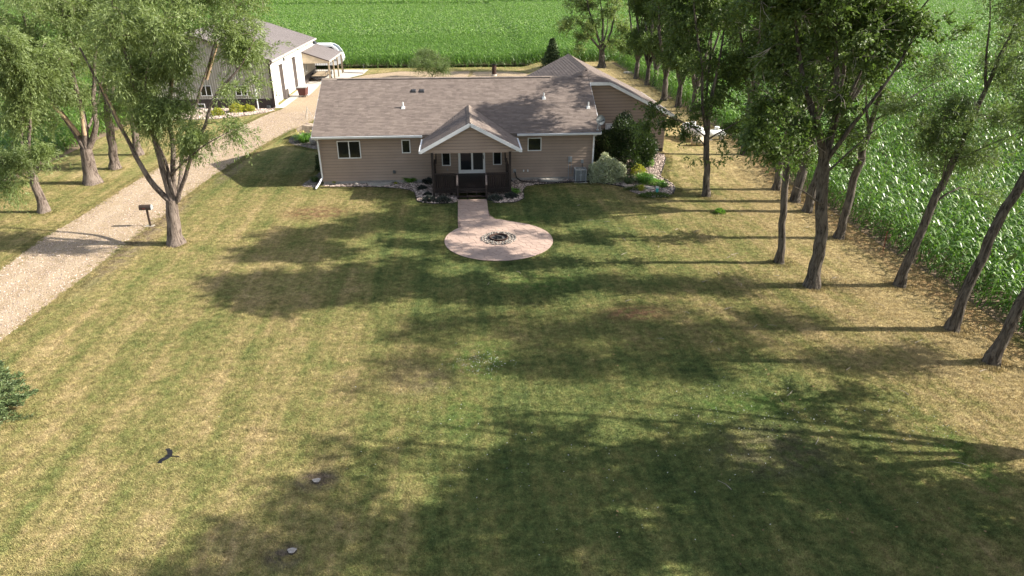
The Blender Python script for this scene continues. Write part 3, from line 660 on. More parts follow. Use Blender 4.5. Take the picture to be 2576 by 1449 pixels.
s = MB(); s.box(x1-fr-.055, x1-fr-.02, y-.085, y-.04, 1.5, 1.72); part('door_handle', s, 'dark_metal', dr)
# porch ceiling, header, posts
mb = MB(); mb.box(PX-2.36, PX+2.36, GY-.02, WY, 2.69, 2.74); part('porch_ceiling', mb, 'siding', house)
# small wall fittings
mb = MB(); mb.box(-4.47, -4.3, WY-.08, WY-.006, .66, .84); mb.box(-4.44, -4.33, WY-.11, WY-.08, .68, .8); part('dryer_vent', mb, 'dark_grille', house)
for x in (-1.05, ): mb = MB(); mb.box(x-.03, x+.03, WY-.07, WY-.006, .78, .9); part('outlet_cover', mb, 'grey_metal', house)
for x, z in ((3.78, .66), (4.05, .66)): mb = MB(); mb.tube([(x, WY-.01, z), (x, WY-.12, z)], .035, 8); mb.box(x-.04, x+.04, WY-.03, WY-.006, z-.07, z+.07); part('pipe_outlet', mb, 'pvc', house)
mb = MB(); mb.box(3.12, 3.30, WY-.03, WY-.006, .55, .78); part('cover_plate', mb, 'grey_metal', house)
mb = MB(); mb.box(6.62, 6.86, WY-.13, WY-.006, 1.2, 1.53); mb.tube([(6.74, WY-.14, 1.40), (6.74, WY-.2, 1.40)], .075, 12); part('electric_meter', mb, 'grey_metal', house)
for x, z0_ in ((6.66, .02), (6.82, .42)): mb = MB(); mb.tube([(x, WY-.06, 1.2), (x, WY-.06, z0_)], .022, 6); part('conduit', mb, 'grey_metal', house)
mb = MB(); mb.box(7.45, 7.6, WY-.1, WY-.006, 1.1, 1.32); part('disconnect_box', mb, 'grey_metal', house)
mb = MB(); mb.tube([(7.53, WY-.05, 1.1), (7.55, WY-.06, .7), (7.72, WY-.12, .55), (7.6, WY-.2, .35)], .02, 6); part('conduit', mb, 'dark_grille', house)
mb = MB(); mb.box(7.68, 7.98, WY-.28, WY-.03, .12, .42); part('junction_box', mb, 'dark_grille', house)
# roof vents and stacks
def on_main(x, y): return EZ + SL * (y - EY)
for (x, y) in ((-3.74, 44.34), (5.30, 45.07), (8.07, 44.12)):
    z = on_main(x, y); mb = MB(); mb.tube([(x, y, z-.02), (x, y, z+.38)], .05, 10, False)
    st = part('vent_stack', mb, 'pvc', house)
    mb = MB(); mb.add([(x-.12, y-.12, z-.12*SL+.02), (x+.12, y-.12, z-.12*SL+.02), (x+.12, y+.12, z+.12*SL+.02), (x-.12, y+.12, z+.12*SL+.02), (x-.08, y-.08, z+.09), (x+.08, y-.08, z+.09), (x+.08, y+.08, z+.12), (x-.08, y+.08, z+.12)], [(0,1,5,4),(1,2,6,5),(2,3,7,6),(3,0,4,7),(4,5,6,7)])
    part('flashing', mb, 'pvc', st)
for x, y in ((-3.13, 45.93), (-2.59, 45.92)):
    z = on_main(x, y); mb = MB(); mb.add([(x-.16, y-.16, z-.16*SL+.02), (x+.16, y-.16, z-.16*SL+.02), (x+.16, y+.2, z+.2*SL+.02), (x-.16, y+.2, z+.2*SL+.02), (x-.11, y-.12, z+.07), (x+.11, y-.12, z+.07), (x+.11, y+.1, z+.12), (x-.11, y+.1, z+.12)], [(0,1,5,4),(1,2,6,5),(2,3,7,6),(3,0,4,7),(4,5,6,7)])
    part('roof_vent', mb, 'dark_metal', house)

# ------------------------------------------------------------------ garage wing (right rear)
GYW, GXR, WX = 46.95, 14.05, 8.55; GSL = 0.49; REX = 14.6; WRZ = EZ + GSL * (REX - WX)
def wing_top(x): return EZ + GSL * (REX - x)
HZ = EZ + SL * (46.65 - EY)                                            # height of the short hip eave
xh = REX - (HZ - EZ) / GSL
mb = MB(); mb.prism([(WR-.1, .2), (GXR, .2), (GXR, wing_top(GXR)-.2), (xh, HZ-.14), (WR-.1, HZ-.14)], 'y', GYW, GYW+.2); wing = part('wing_wall', mb, 'lap_shade_backing', house)
mb = MB(); mb.box(GXR-.2, GXR, GYW+.2, 56.2, .6, wing_top(GXR)-.2); mb.box(3.2, 3.4, 52.3, 56.2, .3, 3.0); mb.box(3.4, GXR-.2, 56.0, 56.2, .3, 3.0); part('wing_wall', mb, 'siding', house)
mb = MB(); mb.box(WR-.08, GXR-.02, GYW+.02, GYW+.19, .2, .86); mb.box(GXR-.19, GXR-.01, GYW+.19, 56.1, .2, .86); part('foundation', mb, 'foundation', house)
k = 0
while True:
    z = .86 + k * .205; h = .182
    if z > HZ - .2: break
    def xr(zz): return min(GXR, REX - (zz + .16 - EZ) / GSL) if zz > 2.7 else GXR
    zt = min(z + h, HZ - .1); board(WR + .04, xr(z), z, zt - z, GYW, house, xr(zt)); k += 1
mb = MB(); mb.box(GXR-.08, GXR+.015, GYW-.03, GYW+.1, .84, wing_top(GXR)-.15); part('corner_board', mb, 'siding', house)
cg = 1 / math.hypot(1, GSL)
hipx, hipy = WX, 46.65 + (WRZ - HZ) / SL                               # where the hip meets the ridge
roof_slab('wing_roof', [(REX, 46.6, EZ), (REX, 56.6, EZ), (WX, 56.6, WRZ), (WX, hipy, WRZ), (xh, 46.6, HZ)], .14, 'shingle', house)
roof_slab('wing_roof', [(WX - (WRZ-EZ)/GSL, 56.6, EZ), (WX - (WRZ-EZ)/GSL, 50, EZ), (WX, hipy-.3, WRZ), (WX, 56.6, WRZ)][::-1], .14, 'shingle', house)
roof_slab('wing_roof', [(XR-.02, 46.62, HZ), (xh, 46.62, HZ), (WX, hipy, WRZ), (WX-1.3, RY, RZ-.01), (XR-.4, RY-.3, RZ-.16)], .12, 'shingle', house)
def span_hip(t):
    z = HZ + t * VS[2]; y = 46.6 + t * VS[1]; fr_ = (z - HZ) / (WRZ - HZ); x1 = xh + (WX - xh) * fr_
    x0 = XR if z < RZ - .02 else WX - (WRZ - z) / GSL
    return [(x0 - XR, x1 - XR)] if x1 > x0 else []
shingle_field((XR, 46.6, HZ + .004), (1, 0, 0), VS, (hipy - 46.6) / cs, span_hip, house, 21, lift=.014)
def span_wr(t):
    z = EZ + t * GSL * cg; y0 = 46.55 if z < HZ else 46.6 + (z - HZ) / (WRZ - HZ) * (hipy - 46.6); return [(y0 - 46.0, 56.6 - 46.0)]
shingle_field((REX, 46.0, EZ + .004), (0, 1, 0), (-cg, 0, GSL*cg), (REX-WX)/cg, span_wr, house, 22, name='wing_shingle')
def span_wl(t):
    z = EZ + t * GSL * cg
    y0 = hipy if z >= WRZ - .01 else (RY + (z - RZ) / (WRZ - RZ) * (hipy - RY) if z > RZ else RY + (RZ - z) / SL)
    return [(y0 - 46.0, 56.6 - 46.0)]
shingle_field((WX - (WRZ-EZ)/GSL, 46.0, EZ + .006), (0, 1, 0), (cg, 0, GSL*cg), (WRZ-EZ)/GSL/cg, span_wl, house, 23, step=.19, lift=.014, name='wing_shingle')
for k in range(28):
    y = hipy + k * (56.6 - hipy) / 28; mb = MB(); dd = .17
    mb.add([(WX-dd, y, WRZ-dd*GSL+.03), (WX-dd, y+.36, WRZ-dd*GSL+.02), (WX, y+.36, WRZ+.035), (WX, y, WRZ+.05), (WX+dd, y+.36, WRZ-dd*GSL+.02), (WX+dd, y, WRZ-dd*GSL+.03)], [(0,3,2,1), (3,5,4,2)]); part('ridge_cap', mb, 'ridge_shingle', house)
for k in range(9):
    f0, f1 = k / 9, (k + 1.2) / 9; P0 = Vector((xh + (hipx-xh)*f0, 46.6 + (hipy-46.6)*f0, HZ + (WRZ-HZ)*f0 + .035)); P1 = Vector((xh + (hipx-xh)*f1, 46.6 + (hipy-46.6)*f1, HZ + (WRZ-HZ)*f1 + .025))
    mb = MB(); mb.add([P0+Vector((-.13,-.05,-.045)), P1+Vector((-.13,-.05,-.045)), P1, P0, P1+Vector((.1,.1,-.04)), P0+Vector((.1,.1,-.04))], [(0,1,2,3), (3,2,4,5)]); part('hip_cap', mb, 'ridge_shingle', house)
mb = MB(); mb.box(XR-.02, xh+.02, 46.58, 46.61, HZ-.2, HZ+.0); part('fascia', mb, 'white_trim', house)
mb = MB(); mb.bar((xh, 46.575, HZ-.1), (REX+.02, 46.575, EZ-.1), .03, .2); part('rake_board', mb, 'white_trim', house)
mb = MB(); mb.prism([(XR, HZ-.22), (xh, HZ-.22), (REX, EZ-.22), (REX, EZ-.2), (xh, HZ-.2), (XR, HZ-.2)], 'y', 46.61, GYW-.03); part('soffit', mb, 'white_trim', house)
mb = MB(); mb.box(REX+.0, REX+.1, 46.6, 56.6, EZ-.15, EZ-.03); part('gutter', mb, 'white_trim', house)
f = window(house, 9.85, 10.75, 1.66, 2.62, GYW-.02, 1); 
for c in f.children:
    if c.name.startswith('pane'): c.data.materials[0] = MATS['white_frame']; c['label'] = 'white blind behind the wing window'
# satellite dish on the right end of the eave
dz = on_main(8.35, 42.1); ds = thing('satellite_dish', 'small grey satellite dish on a mast at the right end of the roof eave', 'satellite dish', (8.35, 42.1, dz))
mb = MB(); mb.tube([(8.35, 42.1, dz), (8.37, 42.12, dz+.3), (8.42, 42.1, dz+.52)], .025, 8); part('mast', mb, 'grey_metal', ds)
mb = MB(); vs = [(8.47, 42.02, dz+.62)]; n = 24; fs = []
axd = Vector((.25, -.93, .3)).normalized(); ua = axd.cross(Vector((0,0,1))).normalized(); wa = ua.cross(axd)
for j, (rr, dp) in enumerate(((.12, .01), (.22, .035), (.30, .07))):
    for k in range(n): a = 2*math.pi*k/n; q = Vector((8.47, 42.02, dz+.62)) + ua*rr*math.cos(a) + wa*rr*1.05*math.sin(a) + axd*dp; vs.append(tuple(q))
fs = [(0, 1+k, 1+(k+1)%n) for k in range(n)] + [(1+j*n+k, 1+(j+1)*n+k, 1+(j+1)*n+(k+1)%n, 1+j*n+(k+1)%n) for j in range(2) for k in range(n)]
mb.add(vs, fs); part('reflector', mb, 'dish_grey', ds, True)
q = Vector((8.47, 42.02, dz+.62)) + axd*.42 - wa*.06; mb = MB(); mb.tube([(8.42, 42.08, dz+.45), tuple(q)], .012, 6); mb.tube([tuple(q), tuple(q + axd*.07)], .035, 8); part('feed_arm', mb, 'dark_metal', ds)
mb = MB(); mb.box(8.27, 8.43, 42.0, 42.2, dz-.02, dz+.03); part('foot_plate', mb, 'grey_metal', ds)

# ------------------------------------------------------------------ deck
DX0, DX1, DY0, DZ = -1.80, 2.66, 39.2, .56
deck = thing('deck', 'dark brown stained wooden deck with railings and steps under the front gable', 'deck', (.42, 40.5, 0))
n = 22
for k in range(n):
    y0 = DY0 + k * (WY - .03 - DY0) / n; y1 = y0 + (WY - .03 - DY0) / n - .008; mb = MB(); mb.box(DX0, DX1, y0, y1, DZ-.03, DZ + random.uniform(-.0015, .0015)); part('deck_board', mb, 'deck_wood', deck)
mb = MB(); mb.box(DX0, DX1, DY0-.04, DY0-.002, DZ-.26, DZ-.002); mb.box(DX0-.03, DX0-.002, DY0, WY-.03, DZ-.26, DZ); mb.box(DX1+.002, DX1+.03, DY0, WY-.03, DZ-.26, DZ); part('rim_joist', mb, 'deck_wood', deck)
for x in (DX0-.02, DX1+.02):
    mb = MB(); mb.box(x-.07, x+.07, DY0-.18, DY0-.042, 0, 2.74); part('post', mb, 'deck_wood', deck)
    mb = MB(); mb.box(x-.05, x+.05, WY-.16, WY-.05, DZ, DZ+.95); part('post', mb, 'deck_wood', deck)
for x in (-.42, 1.27):
    mb = MB(); mb.box(x-.055, x+.055, DY0-.16, DY0-.045, 0, DZ+.88); part('post', mb, 'deck_wood', deck)
RT = DZ + .9
for x0, x1 in ((DX0+.05, -.475), (1.325, DX1-.05)):
    mb = MB(); mb.box(x0-.04, x1+.04, DY0-.175, DY0-.035, RT-.0, RT+.035); part('top_rail', mb, 'deck_wood', deck)
    mb = MB(); mb.box(x0, x1, DY0-.125, DY0-.085, RT-.1, RT-.01); mb.box(x0, x1, DY0-.125, DY0-.085, DZ-.06, DZ+.03); part('rail', mb, 'deck_wood', deck)
    m_ = int((x1-x0)/.105)
    for k in range(m_): x = x0 + (k+.5)*(x1-x0)/m_; mb = MB(); mb.box(x-.019, x+.019, DY0-.164, DY0-.127, DZ-.2, RT-.02); part('baluster', mb, 'deck_wood', deck)
for x in (DX0+.0, DX1-.0):
    mb = MB(); mb.box(x-.06, x+.06, DY0-.04, WY-.16, RT, RT+.035); part('top_rail', mb, 'deck_wood', deck)
    for k in range(26): y = DY0 + .08 + k*.115; mb = MB(); mb.box(x-.018, x+.018, y-.018, y+.018, DZ, RT); part('baluster', mb, 'deck_wood', deck)
# arched privacy screen slats at both sides
for x in (DX0+.09, DX1-.09):
    pts = []
    for k in range(11):
        t = k / 10; y = WY - .1 - t * 1.0; pts.append((x, y, RT + .5 * math.sqrt(max(0, 1 - t*t)) + .04))
    mb = MB(); mb.tube(pts, .035, 6); part('arched_rail', mb, 'deck_wood', deck)
    for k in range(6):
        t = (k+.5)/6; y = WY - .1 - t; mb = MB(); mb.box(x-.015, x+.015, y-.05, y+.05, RT+.03, RT + .5*math.sqrt(1-t*t)+.03); part('screen_slat', mb, 'deck_wood', deck)
for k, (y0, z) in enumerate(((38.93, .39), (38.66, .20))):
    for j in range(2): mb = MB(); mb.box(-.36, 1.21, y0+.135*j, y0+.135*j+.128, z-.035, z); part('tread', mb, 'deck_wood', deck)
for x in (-.38, .14, .70, 1.23):
    mb = MB(); mb.prism([(38.66, 0.03), (38.66, .165), (38.93, .165), (38.93, .355), (39.16, .355), (39.16, .03)], 'x', x-.02, x+.02); part('stringer', mb, 'deck_wood', deck)
for x in (-.42, 1.27):
    mb = MB(); mb.box(x-.05, x+.05, 38.66, 38.76, 0, .2+.66); part('newel_post', mb, 'deck_wood', deck)
    mb = MB(); mb.bar((x, DY0-.05, RT+.03), (x, 38.62, .9), .10, .04); part('hand_rail', mb, 'deck_wear', deck)

# ------------------------------------------------------------------ by the wall
ac = thing('air_conditioner', 'grey air conditioner unit on a pad against the siding', 'air conditioner', (7.35, 41.98, .03))
x, y = 7.35, 41.98
mb = MB(); mb.box(x-.42, x+.42, y-.4, y+.36, .0, .06); part('pad', mb, 'concrete', ac)
mb = MB(); mb.box(x-.33, x+.33, y-.33, y+.30, .08, .80); part('coil', mb, 'dark_grille', ac)
for k in range(11): z = .13 + k*.06; mb = MB(); mb.box(x-.345, x+.345, y-.345, y+.315, z, z+.018); part('louvre', mb, 'grey_metal', ac)
for sx in (-1, 1):
    for sy in (-.345, .315): mb = MB(); mb.box(x+sx*.33-.025, x+sx*.33+.025, y+sy-.012-.012, y+sy+.012, .06, .82); part('corner_post', mb, 'grey_metal', ac)
mb = MB(); mb.box(x-.03, x+.03, y-.365, y-.35, .15, .8); mb.box(x-.08, x+.08, y-.368, y-.35, .48, .58); part('front_strip', mb, 'grey_metal', ac)
mb = MB(); mb.box(x-.36, x+.36, y-.36, y+.33, .81, .86); top = part('lid', mb, 'grey_metal', ac)
mb = MB(); mb.tube([(x, y, .86), (x, y, .875)], .29, 24); part('fan_guard', mb, 'dark_grille', top)
for k in range(12): a = math.pi*k/12; mb = MB(); mb.tube([(x-.27*math.cos(a), y-.27*math.sin(a), .88), (x+.27*math.cos(a), y+.27*math.sin(a), .88)], .005, 4); part('guard_wire', mb, 'grey_metal', top)
def window_well(xc, w, lab):
    t = thing('window_well', lab, 'window well', (xc, 42.2, 0), 'window wells at the foot of the front wall'); h = w/2
    mb = MB(); pts = [(xc + h*math.cos(a)*1.0, 42.36 - .62*math.sin(a)) for a in np.linspace(0, math.pi, 17)]
    n = len(pts); vs = [(px, py, 0.0) for px, py in pts] + [(px, py, .16) for px, py in pts]; mb.add(vs, [(i, i+1, n+i+1, n+i) for i in range(n-1)]); part('steel_rim', mb, 'galvanised', t)
    mb = MB(); mb.add([(px, py, .155) for px, py in pts], [tuple(range(n))]); part('cover', mb, 'galvanised', t)
    for k in range(5):
        x_ = xc - h*.8 + k*h*.4; yy = 42.36 - .62*math.sqrt(max(0, 1-((x_-xc)/h)**2)); mb = MB(); mb.box(x_-.012, x_+.012, yy, 42.36, .157, .18); part('grate_bar', mb, 'galvanised', t)
    mb = MB(); mb.tube([(px, py, .165) for px, py in pts], .02, 6); part('rim_bead', mb, 'galvanised', t)
window_well(-5.3, 1.65, 'galvanised window well cover in the rock bed below the double window')
window_well(5.55, 1.7, 'galvanised window well cover in the rock bed beside the air conditioner')
mb = MB(); mb.tube([(2.92, WY-.02, .6), (2.93, WY-.1, .58), (2.9, WY-.12, .2), (3.05, 42.0, .08), (3.35, 41.4, .06)], .035, 7); single('drain_hose', mb, 'black_rubber', 'short black drain hose from the wall right beside the deck post', 'hose', (2.92, WY-.1, .03))
mb = MB(); mb.tube([(3.22, WY-.02, .6), (3.24, WY-.12, .56), (3.3, 42.15, .3), (3.55, 41.95, .13), (4.2, 41.8, .09), (5.0, 41.68, .09), (5.8, 41.62, .09), (6.6, 41.7, .09), (7.2, 41.55, .09), (8.0, 41.75, .08)], .035, 7); single('drain_hose', mb, 'black_rubber', 'long black drain hose looping from the wall in front of the window well', 'hose', (3.24, WY-.1, .03))
mb = MB()
for k in range(3): mb.tube([(-9.7 + (.3+.02*k)*math.cos(a), 49.9 + (.34+.02*k)*math.sin(a), .08+.03*k) for a in np.linspace(0, 2*math.pi, 25)], .016, 5, False)
single('garden_hose', mb, 'black_rubber', 'coiled dark garden hose on the pale rock beside the left wall', 'hose', (-9.7, 49.9, .03))
mb = MB(); mb.blob((-11.4, 53.2, .35), (.40, .38, .36), 2, .05); single('boulder', mb, 'rock_pale', 'round pale boulder in the rock bed beside the yellow flowers', 'boulder', (-11.4, 53.2, .03), 'boulders in the bed beside the left wall', True)
mb = MB(); mb.prism([(-13.0, .0), (-9.6, 0), (-9.4, .55), (-10.5, .8), (-12.6, 1.15), (-12.95, .9)], 'y', 55.3, 56.2); 
vs2 = []
for (x_, y_, z_) in mb.v: vs2.append((x_ + .15*math.sin(y_*9+z_*4), y_ + .25*math.sin(x_*3), z_ + .08*math.sin(x_*5+y_)))
mb.v = vs2; single('boulder', mb, 'rock', 'large brown slab boulder standing by the corner of the roof', 'boulder', (-11.2, 55.7, .03), 'boulders in the bed beside the left wall')
# ================================================================== SHOP
SX, SY0, SY1, SZ = -18.05, 68.6, 90.0, 4.45
shop = thing('shop_building', 'tan ribbed metal shop building with dark wainscot and white overhead doors', 'building', (-24, 72, 0))
SW = 14.4; RIX = SX - SW/2; SSL = 0.333
def stop(x): return SZ + SSL * min(SX + .3 - x, x - (SX - SW - .3))
# front wall panels (one part per 0.9 m sheet) with ribs
k = 0; x = SX
while x > SX - SW + .1:
    x0 = x - .9; mb = MB(); mb.prism([(x0, .98), (x, .98), (x, stop(x)-.12), (x0, stop(x0)-.12)], 'y', SY0, SY0+.06); part('wall_panel', mb, 'shop_metal', shop)
    mb = MB(); mb.box(x0, x, SY0-.004, SY0+.06, 0, .95); part('wainscot_panel', mb, 'wainscot', shop)
    for j in range(4):
        xr_ = x0 + .12 + j*.225; mb = MB(); mb.prism([(xr_-.028, 0), (xr_+.028, 0), (xr_+.014, -.0), (xr_-.014, 0)], 'z', 0, 0)
        mb = MB(); mb.add([(xr_-.03, SY0-.001, .98), (xr_-.012, SY0-.028, .98), (xr_+.012, SY0-.028, .98), (xr_+.03, SY0-.001, .98), (xr_-.03, SY0-.001, stop(xr_)-.13), (xr_-.012, SY0-.028, stop(xr_)-.13), (xr_+.012, SY0-.028, stop(xr_)-.13), (xr_+.03, SY0-.001, stop(xr_)-.13)], [(0,1,5,4), (1,2,6,5), (2,3,7,6)]); part('rib', mb, 'shop_rib', shop)
        mb = MB(); mb.box(xr_-.012, xr_+.012, SY0-.02, SY0-.005, 0.02, .94); part('wainscot_rib', mb, 'wainscot', shop)
    x -= .9
mb = MB(); mb.box(SX-SW, SX+.0, SY0-.03, SY0-.005, .94, .985); part('base_trim', mb, 'shop_rib', shop)
mb = MB(); mb.box(SX-.12, SX+.03, SY0-.035, SY0+.02, 0, SZ-.05); part('corner_trim', mb, 'brown_trim', shop)
for x0, x1 in ((-24.75, -23.72), (-21.5, -20.45)): window(shop, x0, x1, 1.24, 2.2, SY0-.02, 2, .05)
window(shop, -25.4, -24.6, .1, .52, SY0-.012, 1, .05)
# side wall with two recessed overhead doors
RC = .36
def wall_x(y0, y1, z0, z1, m='shop_white_and_glare', nm='side_wall'): mb = MB(); mb.box(SX-RC-.05, SX, y0, y1, z0, z1); part(nm, mb, m, shop)
wall_x(SY0+.07, 69.9, 0, 3.5); wall_x(73.575, 74.9, .95, 3.55); wall_x(73.575, 74.9, 0, .945, 'wainscot', 'wainscot_panel'); wall_x(79.575, 83.1, .95, 3.55); wall_x(83.1, SY1, .95, 3.55, 'shop_metal'); wall_x(79.575, 83.1, 0, .945, 'shop_white_and_glare', 'wainscot_panel'); wall_x(83.1, SY1, 0, .945, 'wainscot', 'wainscot_panel')  # wall and wainscot before the lean-to coloured white for the sun's glare
wall_x(SY0+.07, SY1, 3.56, SZ-.12)
for y0, y1 in ((69.9, 73.55), (74.9, 79.55)):
    dd = MB(); dd.box(SX-RC-.02, SX-RC+.02, y0, y0+.05, 0, 3.5); dd.box(SX-RC-.02, SX-RC+.02, y1-.05, y1, 0, 3.5); dr_ = part('overhead_door', dd, 'white_frame', shop)
    for k in range(6): z = .02 + k*.575; mb = MB(); mb.box(SX-RC-.05, SX-RC+.0, y0+.05, y1-.05, z, z+.56); part('door_section', mb, 'shop_white_and_glare', dr_)
    for k in range(24): y = y0 + .1 + k*(y1-y0-.2)/23; mb = MB(); mb.box(SX-RC, SX-RC+.01, y-.012, y+.012, .03, 3.46); part('stile', mb, 'shop_white_and_glare', dr_)
k = 0
for y in np.arange(69.0, SY1, .3):
    if 69.9 < y < 73.55 or 74.9 < y < 79.55: z0_ = 3.6
    else: z0_ = .98
    mb = MB(); mb.box(SX, SX+.018, y-.015, y+.015, z0_, SZ-.13); part('rib', mb, 'shop_white_and_glare' if y < 83 else 'shop_rib', shop)
for yj in (73.53, 79.53):
    mb = MB(); mb.box(SX-RC+.02, SX+.01, yj, yj+.04, 0, 3.5); part('door_jamb', mb, 'jamb_shade', shop)  # shaded reveal face, its darkness painted on
mb = MB(); mb.box(SX-.02, SX+.03, 69.55, 69.75, .95, 1.08); part('door_keypad', mb, 'dark_metal', shop)
mb = MB(); mb.box(SX, SX+.16, 74.1, 74.35, 3.75, 3.98); mb.box(SX+.02, SX+.2, 74.12, 74.33, 3.72, 3.75); part('wall_light', mb, 'dark_grille', shop)
mb = MB(); mb.box(SX-SW, SX-RC-.05, SY0+.07, SY1, 0, SZ-.2); part('wall_core', mb, 'shop_metal', shop)
mb = MB(); mb.prism([(SX-SW, SZ-.25), (SX, SZ-.25), (RIX, SZ + SSL*SW/2 - .2)], 'y', SY1-.1, SY1); part('gable_wall', mb, 'shop_metal', shop)
rf = None
for sgn in (1, -1):
    ex = RIX + sgn*(SW/2 + .35); rz = SZ + SSL*(SW/2 + .3)
    pts = [(ex, SY0-.4, SZ), (RIX, SY0-.4, rz), (RIX, SY1+.3, rz), (ex, SY1+.3, SZ)]
    if sgn > 0: pts = [(a, b, c) for a, b, c in pts][::-1]
    rf = roof_slab('roof', pts, .1, 'metal_roof', shop)
    for y in np.arange(SY0-.3, SY1+.3, .3):
        mb = MB(); mb.bar((ex, y, SZ+.012), (RIX, y, rz+.012), .03, .022); part('roof_rib', mb, 'metal_roof', shop)
    mb = MB(); mb.bar((ex, SY0-.42, SZ-.06), (RIX, SY0-.42, rz-.06), .03, .18); part('rake_trim', mb, 'brown_trim', shop)
mb = MB(); mb.box(SX+.36, SX+.46, SY0-.4, SY1+.3, SZ-.16, SZ-.02); part('gutter', mb, 'shop_rib', shop)
mb = MB(); mb.box(SX+.03, SX+.36, SY0-.4, SY1+.2, SZ-.14, SZ-.11); part('soffit', mb, 'shop_white_and_glare', shop)
mb = MB(); mb.bar((SX+.36, SY0-.3, SZ-.14), (SX+.06, SY0-.08, SZ-.5), .08, .08); mb.bar((SX+.06, SY0-.08, SZ-.5), (SX+.06, SY0-.08, .15), .08, .08); mb.bar((SX+.06, SY0-.08, .15), (SX-.1, SY0-1.1, .05), .08, .08); part('downspout', mb, 'brown_trim', shop)
mb = MB(); mb.box(-18.75, -18.45, SY0-.35, SY0-.1, .05, .28); part('foundation_vent', mb, 'dark_grille', shop)
mb = MB(); mb.tube([(-19.45, 67.9, 0), (-19.45, 67.9, 1.9)], .06, 10); mb.tube([(-19.45, 67.9, 1.88), (-19.45, 67.9, 1.93)], .075, 10); single('standpipe', mb, 'pvc', 'white upright pipe in the rock bed in front of the shop wall', 'pipe', (-19.45, 67.9, 0))
# lean-to
lean = thing('lean_to', 'open lean-to carport with ribbed grey roof on tan posts beside the shop', 'carport', (-16.5, 87, 0))
LX, LY0, LY1, LZI, LZO = -15.05, 83.0, 92.2, 3.62, 2.62
pts = [(SX+.02, LY0, LZI), (LX, LY0, LZO), (LX, LY1, LZO), (SX+.02, LY1, LZI)]
roof_slab('roof', pts, .08, 'metal_roof', lean)
for y in np.arange(LY0+.1, LY1, .3): mb = MB(); mb.bar((SX+.03, y, LZI+.012), (LX, y, LZO+.012), .03, .02); part('roof_rib', mb, 'metal_roof', lean)
mb = MB(); mb.bar((SX+.02, LY0-.015, LZI-.04), (LX, LY0-.015, LZO-.04), .02, .13); part('rake_trim', mb, 'brown_trim', lean)
for k in range(9):
    x0 = SX + .03 + k*.33; x1 = x0 + .325; zt = lambda q: LZI + (LZO-LZI)*(q-SX)/(LX-SX) - .1
    mb = MB(); mb.prism([(x0, 2.42), (x1, 2.42), (x1, zt(x1)), (x0, zt(x0))], 'y', LY0+.01, LY0+.04); part('gable_panel', mb, 'tan_paint', lean)
mb = MB(); mb.box(SX+.03, LX, LY0+.0, LY0+.06, 2.36, 2.42); mb.box(LX-.06, LX, LY0+.06, LY1, 2.4, 2.56); part('beam', mb, 'tan_paint', lean)
mb = MB(); mb.box(LX, LX+.1, LY0, LY1, LZO-.12, LZO-.01); part('gutter', mb, 'shop_rib', lean)
for y in (83.1, 86.1, 89.1, 92.1): mb = MB(); mb.box(LX-.17, LX-.02, y-.07, y+.08, 0.03, 2.4); part('post', mb, 'treated_wood', lean)
mb = MB(); mb.bar((LX+.06, LY1-.1, LZO-.1), (LX+.03, LY1-.05, .15), .07, .07); mb.bar((LX+.03, LY1-.05, .12), (LX+2.6, LY1-.6, .08), .07, .07); part('downspout', mb, 'brown_trim', lean)
mb = MB(); mb.box(SX-.01, SX+.02, 84.2, 84.9, 1.3, 2.15); part('side_window', mb, 'glass', shop)
mb = MB()
for a in ((84.13, 84.2, 1.23, 2.22), (84.9, 84.97, 1.23, 2.22), (84.2, 84.9, 1.23, 1.3), (84.2, 84.9, 2.15, 2.22), (84.53, 84.57, 1.3, 2.15)): mb.box(SX-.01, SX+.035, *a)
part('window_frame', mb, 'white_frame', shop)
# utility trailer under the lean-to
tr = thing('utility_trailer', 'black steel utility trailer with plank deck parked under the lean-to', 'trailer', (-16.9, 87, .03))
for k in range(7): x0 = -17.75 + k*.25; mb = MB(); mb.box(x0, x0+.243, 85.2, 89.2, .62, .66); part('plank', mb, 'treated_wood', tr)
mb = MB(); mb.box(-17.8, -15.98, 85.12, 85.2, .52, .62); mb.box(-17.8, -15.98, 89.2, 89.28, .52, .62); mb.box(-17.82, -17.76, 85.12, 89.28, .52, .64); mb.box(-16.0, -15.94, 85.12, 89.28, .52, .64)
mb.bar((-17.7, 85.1, .55), (-16.9, 83.7, .5), .07, .07); mb.bar((-16.0, 85.1, .55), (-16.85, 83.7, .5), .07, .07); mb.bar((-16.87, 83.8, .3), (-16.87, 83.8, .75), .05, .05); part('frame', mb, 'dark_metal', tr)
for y in (85.2, 86.2, 87.2, 88.2, 89.2):
    for x in (-17.79, -15.97): mb = MB(); mb.box(x-.02, x+.02, y-.02, y+.02, .64, 1.05); part('stake', mb, 'dark_metal', tr)
for x in (-17.79, -15.97): mb = MB(); mb.box(x-.025, x+.025, 85.2, 89.2, 1.05, 1.09); part('side_rail', mb, 'dark_metal', tr)
mb = MB(); mb.box(-17.8, -15.97, 89.22, 89.27, .62, .68); mb.box(-17.8, -15.97, 89.3, 89.34, 1.75, 1.82); mb.box(-17.8, -17.75, 89.3, 89.34, .66, 1.75); mb.box(-16.02, -15.97, 89.3, 89.34, .66, 1.75)
for k in range(6): mb.box(-17.5+k*.27, -17.48+k*.27, 89.3, 89.34, .66, 1.75)
part('ramp_gate', mb, 'dark_metal', tr)
for x in (-17.98, -15.80):
    mb = MB(); mb.tube([(x-.1, 87.5, .38), (x+.1, 87.5, .38)], .34, 16); w = part('wheel', mb, 'black_rubber', tr); mb = MB(); mb.tube([(x-.11, 87.5, .38), (x+.11, 87.5, .38)], .17, 12); part('rim', mb, 'pvc', w)
